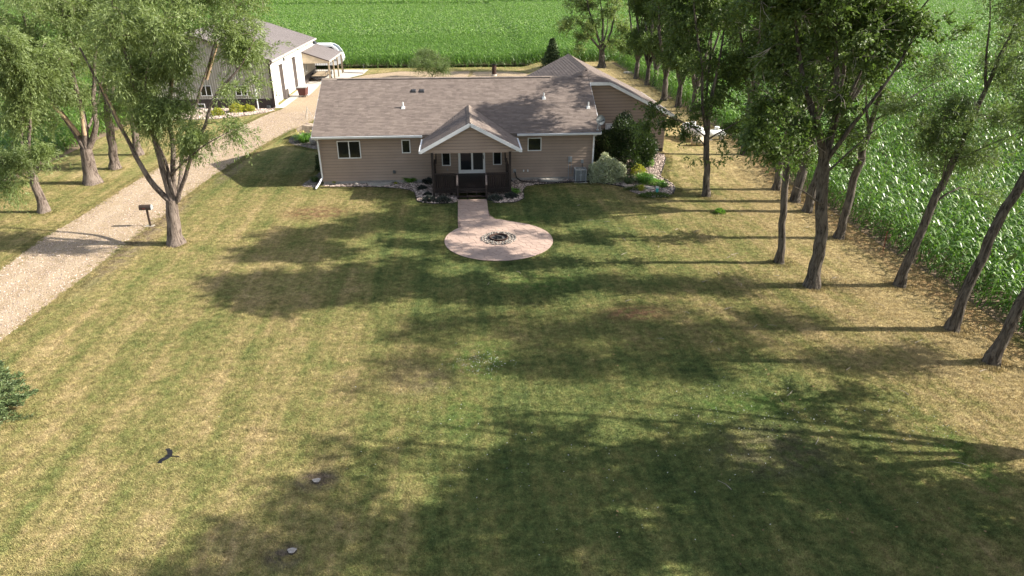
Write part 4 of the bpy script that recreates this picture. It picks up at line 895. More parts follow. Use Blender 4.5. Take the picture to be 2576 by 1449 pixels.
# maroon cart
ct = thing('wheeled_bin', 'maroon wheeled bin with pale lid by the shop doors', 'bin', (-16.6, 75.0, .03))
mb = MB(); mb.add([(-16.98, 74.5, .2), (-16.3, 74.45, .2), (-16.25, 75.5, .2), (-16.93, 75.55, .2), (-17.08, 74.4, .98), (-16.2, 74.35, .98), (-16.15, 75.6, .98), (-17.03, 75.65, .98)], [(0,3,2,1),(4,5,6,7),(0,1,5,4),(1,2,6,5),(2,3,7,6),(3,0,4,7)]); part('body', mb, 'maroon', ct)
mb = MB(); mb.box(-17.12, -16.12, 74.3, 75.7, .98, 1.04); lid_ = part('lid', mb, 'grey_metal', ct)
for x in (-17.0, -16.35):
    for y in (74.55, 75.4): mb = MB(); mb.tube([(x-.03, y, .1), (x+.03, y, .1)], .09, 10); part('caster', mb, 'black_rubber', ct)
# camper behind the lean-to
rv = thing('camper_trailer', 'white camper trailer with rounded dark-glazed front behind the shop', 'camper', (-19, 97, 0))
prof = [(-24.5, .55), (-16.4, .55), (-15.75, .8), (-15.55, 1.15), (-15.62, 1.6), (-15.85, 2.2), (-16.25, 2.75), (-16.8, 3.08), (-17.3, 3.15), (-24.5, 3.15)]
mb = MB(); mb.prism(prof, 'y', 95.7, 98.1); part('body', mb, 'rv_white', rv)
mb = MB(); mb.add([(-15.55, 95.95, 1.22), (-15.55, 97.85, 1.22), (-15.82, 97.8, 2.2), (-15.82, 96.0, 2.2), (-16.22, 97.75, 2.76), (-16.22, 96.05, 2.76), (-16.76, 97.6, 3.11), (-16.76, 96.2, 3.11)], [(0,1,2,3), (3,2,4,5), (5,4,6,7)]); part('front_glass', mb, 'glass', rv)
mb = MB(); mb.prism([(-16.05, 1.7), (-16.3, 2.4), (-16.8, 2.85), (-17.6, 2.9), (-17.3, 2.2), (-16.4, 1.65)], 'y', 95.66, 95.695); mb.box(-21.5, -19.2, 95.66, 95.695, 1.6, 2.5); part('side_window', mb, 'glass', rv)
mb = MB(); mb.prism([(-20.3, 3.152), (-18.9, 3.152), (-19.15, 3.5), (-20.2, 3.5)], 'y', 96.4, 97.4); part('roof_unit', mb, 'dark_metal', rv)
mb = MB(); mb.box(-24.4, -16.2, 95.69, 95.7-.012, 1.1, 1.3); part('stripe', mb, 'grey_metal', rv)
for x in (-21.6, -20.7): mb = MB(); mb.tube([(x, 95.75, .36), (x, 96.0, .36)], .36, 16); part('wheel', mb, 'black_rubber', rv)
mb = MB(); mb.bar((-16.4, 96.9, .5), (-15.0, 96.9, .5), .1, .1); mb.bar((-15.2, 96.9, 0), (-15.2, 96.9, .6), .06, .06); part('hitch', mb, 'dark_metal', rv)

# ================================================================== SMALL THINGS IN THE YARD
mx_, my_, _ = at_ground(379, 569); mbx = thing('mailbox', 'dark brown mailbox on a wooden post at the edge of the driveway', 'mailbox', (mx_, my_, 0)); mbx.scale = (.78, .78, .78)
mb = MB(); mb.box(mx_-.055, mx_+.055, my_-.055, my_+.055, 0, 1.2); part('post', mb, 'mailbox_brown', mbx)
mb = MB(); mb.prism([(my_-.17, 1.2), (my_+.17, 1.2)] + [(my_ + .17*math.cos(a), 1.36 + .17*math.sin(a)) for a in np.linspace(0, math.pi, 10)], 'x', mx_-.42, mx_+.34); bx_ = part('box', mb, 'mailbox_brown', mbx)
mb = MB(); mb.prism([(my_-.18, 1.19), (my_+.18, 1.19)] + [(my_ + .18*math.cos(a), 1.36 + .18*math.sin(a)) for a in np.linspace(0, math.pi, 10)], 'x', mx_+.342, mx_+.365); part('door', mb, 'grey_metal', bx_)
mb = MB(); mb.box(mx_-.2, mx_-.02, my_-.185, my_-.172, 1.28, 1.32); part('flag', mb, 'red_paint', bx_)
mb = MB(); mb.box(mx_-.3, mx_+.25, my_-.18, my_+.18, .012, .04); part('footing', mb, 'concrete', mbx)
for (px, py), lb in (((797, 1212), 'flat pale tree stump in bare soil, the one nearer the house'), ((735, 1389), 'flat pale tree stump in bare soil, the one nearer the bottom edge')):
    x, y, z = at_ground(px, py); t = thing('tree_stump', lb, 'stump', (x, y, 0), 'cut tree stumps in the lawn'); n = 18; rr = [.105 + .012*math.sin(3*a + px) + .007*math.sin(5*a) for a in np.linspace(0, 2*math.pi, n, endpoint=False)]
    P = [(x + rr[k]*math.cos(2*math.pi*k/n), y + rr[k]*.82*math.sin(2*math.pi*k/n)) for k in range(n)]
    mb = MB(); mb.add([(a, b, 0) for a, b in P] + [(a, b, .06) for a, b in P], [(k, (k+1)%n, n+(k+1)%n, n+k) for k in range(n)]); part('bark_ring', mb, 'bark_ash', t)
    mb = MB(); mb.add([(a, b, .061 + .003*math.sin(a*20)) for a, b in P] + [(x, y, .062)], [(k, (k+1)%n, n) for k in range(n)]); part('cut_top', mb, 'stump_wood', t)
# bird in flight
bx, by, bz = at_y(428, 1147, 9.0)
brd = thing('bird', 'small black bird gliding low over the lawn with wings spread', 'bird', (bx, by, bz))
def bird():
    s = .29                                                            # tail to the right, wings raised in a shallow stroke
    ax = [(-.30, .02, .0, .012), (-.25, .02, .005, .035), (-.16, 0, .01, .06), (-.04, 0, .0, .062), (.10, 0, -.01, .035), (.22, -.01, -.015, .028), (.46, -.03, -.03, .038), (.50, -.03, -.03, .01)]
    mb = MB(); mb.tube([(bx + a*s, by + b*s, bz + c*s) for a, b, c, _ in ax], [r*s for *_, r in ax], 10); part('body', mb, 'crow', brd, True)
    for sg in (-1, 1):
        rows = [(-.16, .05*sg, .02, .08, .05*sg, .0), (-.22, .22*sg, .10, .06, .24*sg, .07), (-.30, .34*sg, .12, -.02, .40*sg, .09), (-.40, .46*sg, .08, -.24, .52*sg, .06)]
        vs = []
        for (a, b, c, d, e, f) in rows: vs += [(bx+a*s, by+b*s, bz+c*s+.005), (bx+d*s, by+e*s, bz+f*s+.005), (bx+d*s, by+e*s, bz+f*s-.003), (bx+a*s, by+b*s, bz+c*s-.005)]
        fs = [(0, 3, 2, 1), (12, 13, 14, 15)]
        for i in range(3):
            o_ = i*4; fs += [(o_, o_+1, o_+5, o_+4), (o_+3, o_+7, o_+6, o_+2), (o_, o_+4, o_+7, o_+3), (o_+1, o_+2, o_+6, o_+5)]
        mb = MB(); mb.add(vs, fs); w = part('wing', mb, 'crow', brd)
        for k in range(5):
            px_, py_, pz_ = bx + (-.38 + k*.035)*s, by + (.47+.01*k)*sg*s, bz + .07*s; mb = MB(); mb.bar((px_, py_, pz_), (px_ + (-.06 + .02*k)*s, py_ + .13*sg*s, pz_ - .01), .016, .003); part('feather', mb, 'crow', w)
bird()
x, y, z = at_ground(1652, 490); tp = thing('marker_pipe', 'teal pipe with white cap standing in the planted bed', 'pipe', (x, y, z))
mb = MB(); mb.tube([(x, y, z), (x, y, z+.42)], .085, 14); part('pipe', mb, 'teal', tp); mb = MB(); mb.tube([(x, y, z+.42), (x, y, z+.50)], .092, 14); part('cap', mb, 'pvc', tp)
x, y, z = at_ground(1624, 476); mb = MB(); mb.blob((x, y, .06), (.55, .3, .09), 2, .1); single('flat_rock', mb, 'rock_pale', 'flat grey rock lying behind the teal pipe', 'rock', (x, y, 0), None, True)
x, y, z = at_ground(1640, 452); mb = MB(); mb.blob((x, y, .14), (.26, .2, .16), 2, .14); single('boulder', mb, 'rock_pale', 'small pink-grey boulder among the groundcover above the teal pipe', 'boulder', (x, y, 0), None, True)
for px, py, lb in ((858, 468, 'small tan stone on the left window well edge'), (1395, 454, 'round tan stone by the right window well')):
    x, y, z = at_ground(px + (40 if px < 900 else 0), py - 4); mb = MB(); mb.blob((x, y - .25, .1), (.15, .12, .1), 1, .1); single('stone', mb, 'rock_pale', lb, 'stone', (x, y, 0))
x, y, z = at_ground(2221, 633); mb = MB(); mb.tube([(x, y, 0), (x-.03, y, 1.05)], .018, 6); single('marker_stake', mb, 'red_paint', 'thin rusty red stake standing where the lawn meets the corn', 'stake', (x, y, 0))
# propane tanks right rear
def tank(px, py, L, r, ang, lb, m='tank_white'):
    x, y, z = at_ground(px, py); t = thing('propane_tank', lb, 'tank', (x, y, z), 'propane tanks behind the wing'); c, s = math.cos(ang), math.sin(ang); mb = MB()
    prof = [(-L/2, .02), (-L/2+.06, r*.55), (-L/2+.2, r*.9), (-L/2+.35, r), (L/2-.35, r), (L/2-.2, r*.9), (L/2-.06, r*.55), (L/2, .02)]
    mb.tube([(x + a*c, y + a*s, z + r + .2) for a, _ in prof], [b for _, b in prof], 18); part('shell', mb, m, t, True)
    for a in (-L*.28, L*.28): mb = MB(); mb.box(x+a*c-.09, x+a*c+.09, y+a*s-r*.6, y+a*s+r*.6, z, z+.3); part('saddle', mb, 'concrete', t)
    mb = MB(); mb.tube([(x, y, z+2*r+.15), (x, y, z+2*r+.4)], .18, 14); part('valve_dome', mb, m, t)
tank(1740, 350, 2.5, .46, R(105), 'white propane tank lying on saddles, half hidden by the near ash tree')
tank(1800, 352, 1.6, .30, R(10), 'smaller white propane tank right of the ash trunk')
x, y, z = at_ground(1760, 366); mb = MB(); mb.tube([(x-.6, y, z+.28), (x+.45, y+.1, z+.28)], [.26, .32], 14); single('barrel', mb, 'tan_paint', 'tan barrel lying in front of the white propane tank', 'barrel', (x, y, z), None, True)
x, y, z = at_ground(1580, 184); mb = MB(); mb.box(x-.5, x+.5, y-.35, y+.35, z+.01, z+.14); mb.tube([(x-.1, y, z+.14), (x-.1, y, z+.2)], .16, 12); single('well_cover', mb, 'concrete', 'flat white well cover on the lawn behind the garage wing', 'cover', (x, y, z))
rp = thing('burn_barrel', 'rusty upright pipe on a pale base behind the roof ridge', 'barrel', (4.1, 88.4, 0))
mb = MB(); mb.tube([(4.1, 88.4, .2), (4.1, 88.4, 1.35)], .27, 16, False); part('shell', mb, 'rust', rp, True); mb = MB(); mb.tube([(4.1, 88.4, .0), (4.1, 88.4, .22)], .34, 10); part('base', mb, 'concrete', rp); mb = MB(); mb.tube([(4.1, 88.4, 1.33), (4.1, 88.4, 1.40)], .30, 16, False); part('rim', mb, 'dark_metal', rp)
x, y, z = at_ground(776, 300); mb = MB()
for a in (0.4, 2.5, 4.6): mb.tube([(x + .45*math.cos(a), y + .45*math.sin(a), 0), (x, y, 1.0)], .02, 5)
mb.tube([(x, y, .95), (x, y, 1.15)], .03, 6); single('tripod_sprinkler', mb, 'galvanised', 'thin tripod sprinkler on the driveway edge by the roof corner', 'sprinkler', (x, y, 0))
x, y, z = -12.6, 93.5, .035; mb = MB(); mb.tube([(x, y, z), (x, y, .9)], .03, 6); mb.bar((x-.12, y, .9), (x+.15, y, .95), .05, .05); mb.tube([(x, y, .7), (x, y-.15, .6)], .02, 5); single('water_hydrant', mb, 'dark_grille', 'small yard hydrant on the slab beyond the lean-to posts', 'hydrant', (x, y, z))

# ================================================================== PLANTS
def unit(a): return a / np.maximum(np.linalg.norm(a, axis=-1, keepdims=True), 1e-9)
def leaf_faces(P, D, L, W, rng, flat=0.5):
    """rhombic leaves: base P, direction D"""
    n = len(P); D = unit(D); r = unit(rng.normal(size=(n, 3)) + np.array([0, 0, flat])); S = unit(np.cross(D, r))
    L = L * rng.uniform(.7, 1.3, (n, 1)); W = W * rng.uniform(.7, 1.3, (n, 1)); mid = P + D * L * .45
    return np.stack([P, mid + S * W / 2, P + D * L, mid - S * W / 2], 1)
def tubes_mesh(name, chains, m, nseg=5, off=(0, 0, 0)):
    V, F, o = [], [], 0; off = np.array(off)
    for pts, rad in chains:
        pts = np.asarray(pts, float); n = len(pts)
        if n < 2: continue
        ns = 9 if max(rad) > .12 else (6 if max(rad) > .04 else 4)
        d = np.gradient(pts, axis=0); d = unit(d); ref = np.array([1.0, .13, .07]); u = unit(ref - d * (d @ ref)[:, None]); w = np.cross(d, u)
        a = np.linspace(0, 2*np.pi, ns, endpoint=False); rr = np.asarray(rad)[:, None, None]
        if max(rad) > .12:                                       # ridged bark outline
            rr = rr * (1 + .05*np.sin(3*a)[None, :, None] + .035*np.sin(5*a + 1.7)[None, :, None])
        ring = pts[:, None] + rr * (np.cos(a)[None, :, None] * u[:, None] + np.sin(a)[None, :, None] * w[:, None]); V.append(ring.reshape(-1, 3) - off)
        i = np.arange(n - 1)[:, None] * ns + o; k = np.arange(ns)[None]; k2 = (k + 1) % ns
        F.append(np.stack([i + k, i + k2, i + ns + k2, i + ns + k], -1).reshape(-1, 4)); o += n * ns
    V = np.concatenate(V); F = np.concatenate(F).astype(np.int32)
    me = bpy.data.meshes.new(name); me.vertices.add(len(V)); me.vertices.foreach_set('co', V.astype(np.float32).ravel()); me.loops.add(F.size); me.loops.foreach_set('vertex_index', F.ravel())
    me.polygons.add(len(F)); me.polygons.foreach_set('loop_start', np.arange(0, F.size, 4, dtype=np.int32)); me.materials.append(MATS[m]); me.update(calc_edges=True)
    me.polygons.foreach_set('use_smooth', [True] * len(F)); return me
def subdiv(pts, rad, step=.45):
    P, Q = [], []
    for i in range(len(pts) - 1):
        a, b = np.array(pts[i], float), np.array(pts[i+1], float); k = max(1, int(np.linalg.norm(b-a) / step))
        for t in range(k): f = t / k; P.append(a + (b-a)*f); Q.append(rad[i] + (rad[i+1]-rad[i])*f)
    P.append(np.array(pts[-1], float)); Q.append(rad[-1]); P = np.array(P); 
    for _ in range(2): P[1:-1] = .25*P[:-2] + .5*P[1:-1] + .25*P[2:]
    return P, np.array(Q)
KIND = {'willow': dict(leaf='leaf_willow', bark='bark_willow', L=.17, W=.034, droop=.55, tw=.75, per=175, spread=.50),
        'ash': dict(leaf='leaf_dark', bark='bark_ash', L=.15, W=.085, droop=.22, tw=.55, per=88, spread=.42),
        'far': dict(leaf='leaf_willow', bark='bark_ash', L=.26, W=.09, droop=.3, tw=.8, per=95, spread=.6),
        'airy': dict(leaf='leaf_airy', bark='bark_ash', L=.15, W=.033, droop=.35, tw=.8, per=95, spread=.62)}
def grow(stems, blobs, nclump, kind, seed, bare=0):
    """stems: [(pts, radii)], blobs: [(centre, radii, weight)] -> wood chains, leaf faces, dead chains"""
    rng = np.random.RandomState(seed); K = KIND[kind]; chains = []; nodes = []; nr = []
    for pts, rad in stems:
        P, Q = subdiv(pts, rad); j = rng.normal(size=P.shape) * .03 * np.minimum(1, Q*6)[:, None]; j[0] = 0; P = P + j; chains.append((P, Q)); keep = P[:, 2] > 1.8; nodes += list(P[keep]); nr += list(Q[keep])
    sub = []
    for c, r, w_ in blobs:
        for _ in range(5):
            v = rng.normal(size=3); v = v / np.linalg.norm(v) * rng.uniform(.25, .8); sub.append((np.array(c) + v*np.array(r), np.array(r) * rng.uniform(.34, .56), w_ * rng.uniform(.5, 1.5)))
    blobs = sub
    w = np.array([b[2] * (b[1][0]*b[1][1]*b[1][2])**.6 for b in blobs]); w = w / w.sum(); cnt = rng.multinomial(nclump, w); A = []
    for (c, r, _), k in zip(blobs, cnt):
        v = unit(rng.normal(size=(k, 3))) * (rng.uniform(0, 1, (k, 1)) ** .5); A.append(np.array(c) + v * np.array(r))
    A = np.concatenate(A); N = np.array(nodes); d0 = np.array([np.min(np.linalg.norm(N - a, axis=1)) for a in A]); A = A[np.argsort(d0)]
    N = list(nodes); ends = []; allN = np.zeros((len(N) + nclump * 8, 3)); allN[:len(N)] = N; cntN = len(N); parent_r = list(nr)
    for a in A:
        D = allN[:cntN]; dv = a - D; dist = np.linalg.norm(dv, axis=1); cost = dist + .7 * np.maximum(0, D[:, 2] - a[2]) + .25 * np.abs(dv[:, 2] - dist*.5)
        i = int(np.argmin(cost)); s = D[i].copy(); L = dist[i]; k = int(np.clip(L / .5, 2, 7)); t = np.linspace(0, 1, k + 1)[:, None]
        lat = rng.normal(size=3) * .12 * L; P = s + (a - s) * t + np.sin(np.pi * t) * (lat + np.array([0, 0, .10 * L])); r0 = min(parent_r[i] * .62, .012 + .020 * L); r0 = max(r0, .012)
        Q = np.linspace(r0, .008, k + 1); chains.append((P, Q)); ends.append((P[-1], P[-1] - P[-2], P)); add = P[1:][:8]; allN[cntN:cntN+len(add)] = add; cntN += len(add); parent_r += list(Q[1:][:8])
        if cntN + 8 >= len(allN): break
    leaves = []; dead = []
    for q, (e, dr, P) in enumerate(ends):
        if rng.rand() < bare: 
            for _ in range(5): v = unit(unit(dr) + rng.normal(size=3)*.7) * rng.uniform(.5, 1.3); dead.append((np.array([e, e + v*.5 + rng.normal(size=3)*.06, e + v]), np.array([.012, .008, .004])))
            continue
        m_ = 7; n = int(K['per'] / m_ * rng.uniform(.65, 1.35)) + 2
        base = P[rng.randint(len(P)//2, len(P), m_)]
        td = unit(unit(dr)[None] * .7 + rng.normal(size=(m_, 3)) * .8); tl = K['tw'] * rng.uniform(.6, 1.4, (m_, 1))
        t = rng.uniform(0, 1, (m_, n, 1)); pos = base[:, None] + td[:, None] * tl[:, None] * t; pos[..., 2] -= (K['droop'] * tl * t[..., 0] ** 2)
        pos += rng.normal(size=pos.shape) * .05; ld = td[:, None] * .8 + rng.normal(size=pos.shape) * K['spread']; ld[..., 2] -= K['droop'] * (.3 + t[..., 0])
        leaves.append(leaf_faces(pos.reshape(-1, 3), ld.reshape(-1, 3), K['L'], K['W'], rng))
    LV = np.concatenate(leaves); ct = np.concatenate([np.full(len(l_), rng.normal(0, .13)) for l_ in leaves]); tone = np.clip(rng.normal(.5, .22, len(LV)) + ct, 0, 1); return chains, LV, tone, dead
def build_tree(name, label, kind, base, stems, blobs, nclump, seed, group=None, bare=0, cat='tree', peeled=()):
    K = KIND[kind]; chains, LV, tone, dead = grow(stems, blobs, nclump, kind, seed, bare); t = thing(name, label, cat, base, group)
    link('trunk', tubes_mesh('trunk', chains, K['bark'], off=base), t)
    b = np.array(base); link('crown', quads_mesh('crown', LV - b, MATS[K['leaf']], tone), t)
    if dead: link('dead_branches', tubes_mesh('dead_branches', dead, 'dead_wood', off=base), t)['kind'] = 'stuff'
    if peeled: link('peeled_limb', tubes_mesh('peeled_limb', [subdiv(p, r) for p, r in peeled], 'peeled_wood', off=base), t)
    return t
BASES = []
def tree_px(name, label, kind, base_px, trunk, limbs, blobs, nclump, seed, r0, group=None, bare=0, peeled=(), extra=()):
    """trunk, limbs: lists of (px, py[, dy]) seen in the photo, dy metres nearer (-) or farther (+) than the base"""
    B = at_ground(*base_px); Y = B[1]
    def W(q): return at_y(q[0], q[1], Y + (q[2] if len(q) > 2 else 0))
    n = len(trunk); TP = [(B[0], B[1], B[2]-.1), (B[0], B[1], B[2]+.06), (B[0]+.0, B[1], B[2]+.55)] + [W(q) for q in trunk]; BASES.append(B); TR = [r0*1.6, r0*1.35, r0*1.03] + [r0 * (1 - .22*(i+1)/n) for i in range(n)]
    stems = [(TP, TR)]; rl = TR[-1]
    for pts, r in limbs:
        P = [W(q) for q in pts]; stems.append((P, [r * (1 - .75 * i / max(1, len(P)-1)) for i in range(len(P))]))
    bl = []
    for q in blobs:
        px, py, rx, ry = q[:4]; dy = q[4] if len(q) > 4 else 0; rd = q[5] if len(q) > 5 else None
        c = at_y(px, py, Y + dy); s = math.dist(c, (0, 0, CAM_H)) / FPX; bl.append((c, (rx*s, rd if rd else max(rx, ry)*s*.9, ry*s*1.05), q[6] if len(q) > 6 else 1))
    bl += list(extra)
    pe = [([W(q) for q in p], [r * (1 - .5*i/(len(p)-1)) for i in range(len(p))]) for p, r in peeled]
    return build_tree(name, label, kind, B, stems, bl, nclump, seed, group, bare, peeled=pe)
GL, GR = 'willows along the left side of the driveway', 'trees in rows along the right side of the lawn'
tree_px('willow_tree', 'many-stemmed willow in front of the shop, standing right beside the mailbox', 'willow', (443, 614), [(434, 540), (430, 505)],
        [([(430, 508), (372, 455), (345, 395), (312, 338), (250, 215), (200, 120)], .15), ([(432, 505), (412, 430), (378, 310), (345, 240), (310, 110), (280, 0)], .16), ([(436, 505), (425, 430), (372, 300, 1), (340, 180, 1.5)], .10),
         ([(436, 510), (440, 420, .5), (425, 300, .8), (430, 190, 1), (440, 60, 1)], .15), ([(446, 508), (478, 400, -.4), (520, 312, -.8), (535, 240, -1), (600, 180, -1), (640, 100, -1)], .10), ([(448, 505), (455, 430, 1.2), (470, 330, 1.6), (520, 180, 2), (560, 40, 2)], .12),
         ([(430, 440), (470, 400, -1), (520, 360, -1.5), (580, 330, -1.8)], .05), ([(380, 310), (360, 210), (390, 100)], .07)],
        [(575, 325, 50, 26, -1.5), (500, 345, 40, 30, -1), (455, 385, 35, 28, -.5, None, .6), (425, 255, 55, 50), (375, 270, 60, 60), (475, 335, 40, 45, -.3), (600, 212, 70, 18, -.8, None, .35), (450, 155, 100, 50), (605, 112, 85, 48), (330, 170, 80, 60), (430, 70, 130, 70), (570, 40, 110, 70), (330, 50, 100, 70), (470, -60, 170, 80), (300, 260, 50, 40, 1)],
        500, 101, .33, GL, peeled=[([(312, 338), (285, 275), (250, 210)], .09), ([(425, 300, .5), (432, 230, .5), (440, 150, .5)], .06), ([(520, 200, 2), (535, 150, 2), (548, 110, 2)], .07)])
tree_px('willow_tree', 'thick-trunked willow forking low, on the strip left of the driveway between two thinner trunks', 'willow', (234, 461), [(224, 395), (215, 372)],
        [([(214, 374), (200, 345), (165, 300), (135, 262), (90, 160), (60, 40)], .22), ([(217, 372), (212, 310), (205, 270), (185, 200), (165, 80), (150, -40)], .22), ([(222, 374), (243, 330), (236, 250), (238, 150), (250, 20)], .2), ([(217, 330), (238, 290, 1), (262, 180, 1)], .1)],
        [(140, 190, 100, 55), (60, 150, 90, 70), (220, 130, 80, 60), (120, 60, 120, 70), (250, 30, 90, 70), (30, 40, 90, 80), (160, -40, 150, 60), (190, 235, 50, 30), (90, 255, 70, 40, 1), (120, 300, 60, 30, 1.5), (40, 310, 60, 40, 2)], 520, 102, .42, GL, peeled=[([(200, 340, -.2), (165, 295, -.2), (125, 260, -.2)], .14), ([(213, 340, -.3), (206, 300, -.3), (204, 268, -.3)], .12)])
tree_px('willow_tree', 'straight willow trunk directly right of the thick forked trunk, left of the driveway', 'willow', (291, 425), [(282, 370), (276, 320), (270, 265)], [([(270, 265), (262, 200), (268, 100), (280, 0)], .18), ([(272, 275), (290, 200, 1), (320, 110, 1)], .12)],
        [(290, 170, 80, 60), (330, 90, 90, 70), (250, 60, 80, 70), (290, -20, 110, 60), (350, 250, 50, 40)], 300, 103, .29, GL)
tree_px('willow_tree', 'leaning willow trunk nearest the left edge of the photo, left of the driveway', 'willow', (111, 534), [(98, 490), (84, 445), (76, 425)], [([(78, 432), (70, 370), (78, 290), (76, 200)], .12), ([(76, 428), (52, 350), (60, 270), (40, 150)], .12), ([(90, 455), (55, 440, -1), (20, 430, -1.5)], .05), ([(86, 445), (105, 425), (118, 408)], .03)],
        [(40, 400, 45, 26, -1.5), (10, 440, 35, 40, -1.8), (80, 388, 30, 20, -1), (50, 270, 60, 45), (20, 200, 70, 60), (100, 200, 60, 50), (60, 120, 90, 70)], 340, 104, .25, GL)
tree_px('willow_tree', 'slim willow trunk farthest up the strip, just left of the driveway bend', 'willow', (350, 390), [(340, 345), (334, 310), (326, 260)], [([(326, 262), (318, 190), (330, 100)], .14), ([(328, 270), (350, 200), (380, 130)], .1)],
        [(340, 200, 70, 50), (390, 140, 70, 60), (300, 120, 70, 60), (350, 50, 100, 60)], 200, 105, .26, GL)
# right side
tree_px('ash_tree', 'single ash with one straight grey trunk standing nearest the garage wing', 'ash', (1776, 494), [(1777, 430), (1778, 375), (1780, 340)],
        [([(1778, 372), (1768, 345), (1740, 336), (1722, 345)], .05), ([(1780, 342), (1765, 270), (1768, 180), (1750, 60), (1740, -40)], .12), ([(1780, 340), (1790, 250), (1812, 140), (1830, 20)], .13), ([(1779, 345, 0), (1776, 250, 1), (1790, 120, 1.5), (1790, 0, 1.5)], .11), ([(1776, 345), (1730, 310, -.5), (1670, 290, -1), (1620, 270, -1)], .045), ([(1782, 350), (1850, 310, -.5), (1900, 280, -.5)], .05)],
        [(1655, 272, 48, 30, -1), (1625, 320, 32, 26, -1), (1700, 318, 50, 26, -.5), (1765, 300, 55, 30), (1840, 300, 50, 32), (1800, 255, 80, 30), (1735, 338, 42, 22, -.5, .8, 1.6), (1812, 355, 22, 18, 0, .5, .5), (1745, 397, 8, 12, -.3, .2, 1.2), (1815, 400, 12, 14, -.2, .3, 1.0), (1790, 180, 90, 55, 1), (1720, 120, 80, 60, 1), (1850, 130, 90, 70, 1), (1790, 40, 140, 70, 1), (1800, -50, 150, 70, 1)], 520, 201, .20, GR, extra=[((13.2, 41.6, 10.4), (2.9, 2.3, 2.2), 2), ((16.0, 42.6, 12.6), (3.0, 2.4, 2.0), 2)])
tree_px('ash_tree', 'big ash with a gnarled hollow trunk and bare twigs, centre of the right-hand group', 'ash', (2042, 720), [(2058, 640), (2070, 560), (2066, 500), (2074, 430), (2072, 395)],
        [([(2072, 398), (2058, 310), (2030, 240), (2010, 150), (2000, 40)], .17), ([(2074, 396), (2100, 320), (2110, 230), (2100, 120), (2110, 0)], .16), ([(2076, 410), (2130, 330, -.5), (2200, 250, -1), (2270, 150, -1), (2310, 70, -1)], .10), ([(2068, 520), (2040, 490, -.6), (2000, 470, -1)], .06), ([(2074, 440), (2160, 360, .5), (2250, 290, 1)], .05), ([(2100, 300), (2160, 200), (2200, 90)], .08)],
        [(1985, 285, 60, 34, -1), (1920, 255, 55, 42, -1), (1900, 330, 42, 34, -1), (1960, 370, 60, 34, -1), (1880, 395, 28, 24, -1, None, .7), (2030, 330, 55, 40, -.5), (2110, 240, 80, 45), (2050, 160, 100, 55), (2150, 120, 90, 60, -.5), (1960, 130, 90, 60), (2070, 40, 140, 70), (2210, 60, 90, 55, -.5, None, 1.3), (2250, 120, 60, 40, -.5), (2280, 40, 60, 40, -.3), (1950, 20, 110, 70), (2080, -60, 180, 70), (2120, 330, 50, 30, 0, None, .5)], 860, 202, .27, GR, bare=.10, extra=[((14.6, 25.9, 13.6), (3.6, 3.0, 2.4), 2.6), ((12.4, 26.6, 11.6), (2.2, 2.4, 1.8), 2), ((13.4, 24.2, 14.4), (3.0, 2.2, 1.8), 2.2)])
tree_px('ash_tree', 'slender straight ash trunk, left of the big gnarled ash', 'ash', (1961, 661), [(1966, 590), (1972, 510), (1978, 440), (1980, 400)], [([(1980, 402), (1960, 340), (1930, 270)], .08), ([(1980, 402), (2000, 330), (2010, 240)], .09)],
        [(1930, 350, 60, 34), (1985, 320, 60, 40), (1890, 290, 45, 34), (2010, 400, 30, 26), (1960, 250, 70, 45)], 400, 203, .17, GR, bare=.12, extra=[((14.4, 29.4, 11.5), (2.6, 2.4, 2.4), 1.2), ((13.4, 30.6, 14.0), (3.2, 2.5, 2.0), 2.2)])
tree_px('ash_tree', 'leaning ash trunk beside the corn, right behind the big gnarled ash', 'ash', (2110, 599), [(2130, 530), (2150, 450), (2170, 380), (2185, 330)], [([(2185, 332), (2178, 270), (2180, 190)], .09), ([(2186, 330), (2215, 240), (2232, 150), (2270, 30)], .13), ([(2190, 310), (2250, 270), (2330, 220), (2390, 190)], .05)],
        [(2170, 350, 55, 34), (2240, 230, 60, 36, 0, None, .6), (2200, 150, 80, 50), (2270, 60, 80, 50, 0, None, .7), (2370, 60, 55, 24, 0, None, .5), (2130, 400, 35, 28)], 330, 204, .21, GR, bare=.12, extra=[((18.3, 32.8, 13.6), (3.4, 3.0, 2.0), 2.4), ((17.0, 35.4, 12.8), (2.6, 2.4, 1.8), 1.6)])
tree_px('airy_tree', 'leaning thin-leaved tree between lawn and corn, third from the right edge', 'airy', (2262, 719), [(2295, 640), (2330, 550), (2365, 475)], [([(2365, 478), (2400, 400), (2440, 310), (2480, 225), (2530, 110), (2576, 20)], .15), ([(2368, 472), (2375, 420), (2390, 330)], .05), ([(2395, 410), (2470, 370, -.5), (2560, 335, -1)], .05), ([(2480, 228), (2478, 160), (2492, 60), (2490, -40)], .06)],
        [(2400, 420, 60, 34), (2460, 370, 60, 34, -.5), (2350, 350, 60, 36), (2440, 270, 60, 40), (2300, 270, 60, 34, 0, None, .6), (2540, 300, 50, 45, -.5), (2520, 170, 60, 45), (2560, 60, 60, 60), (2480, 490, 40, 22, 0, None, .5), (2350, 180, 50, 30, 0, None, .4)], 260, 205, .20, GR, bare=.05)
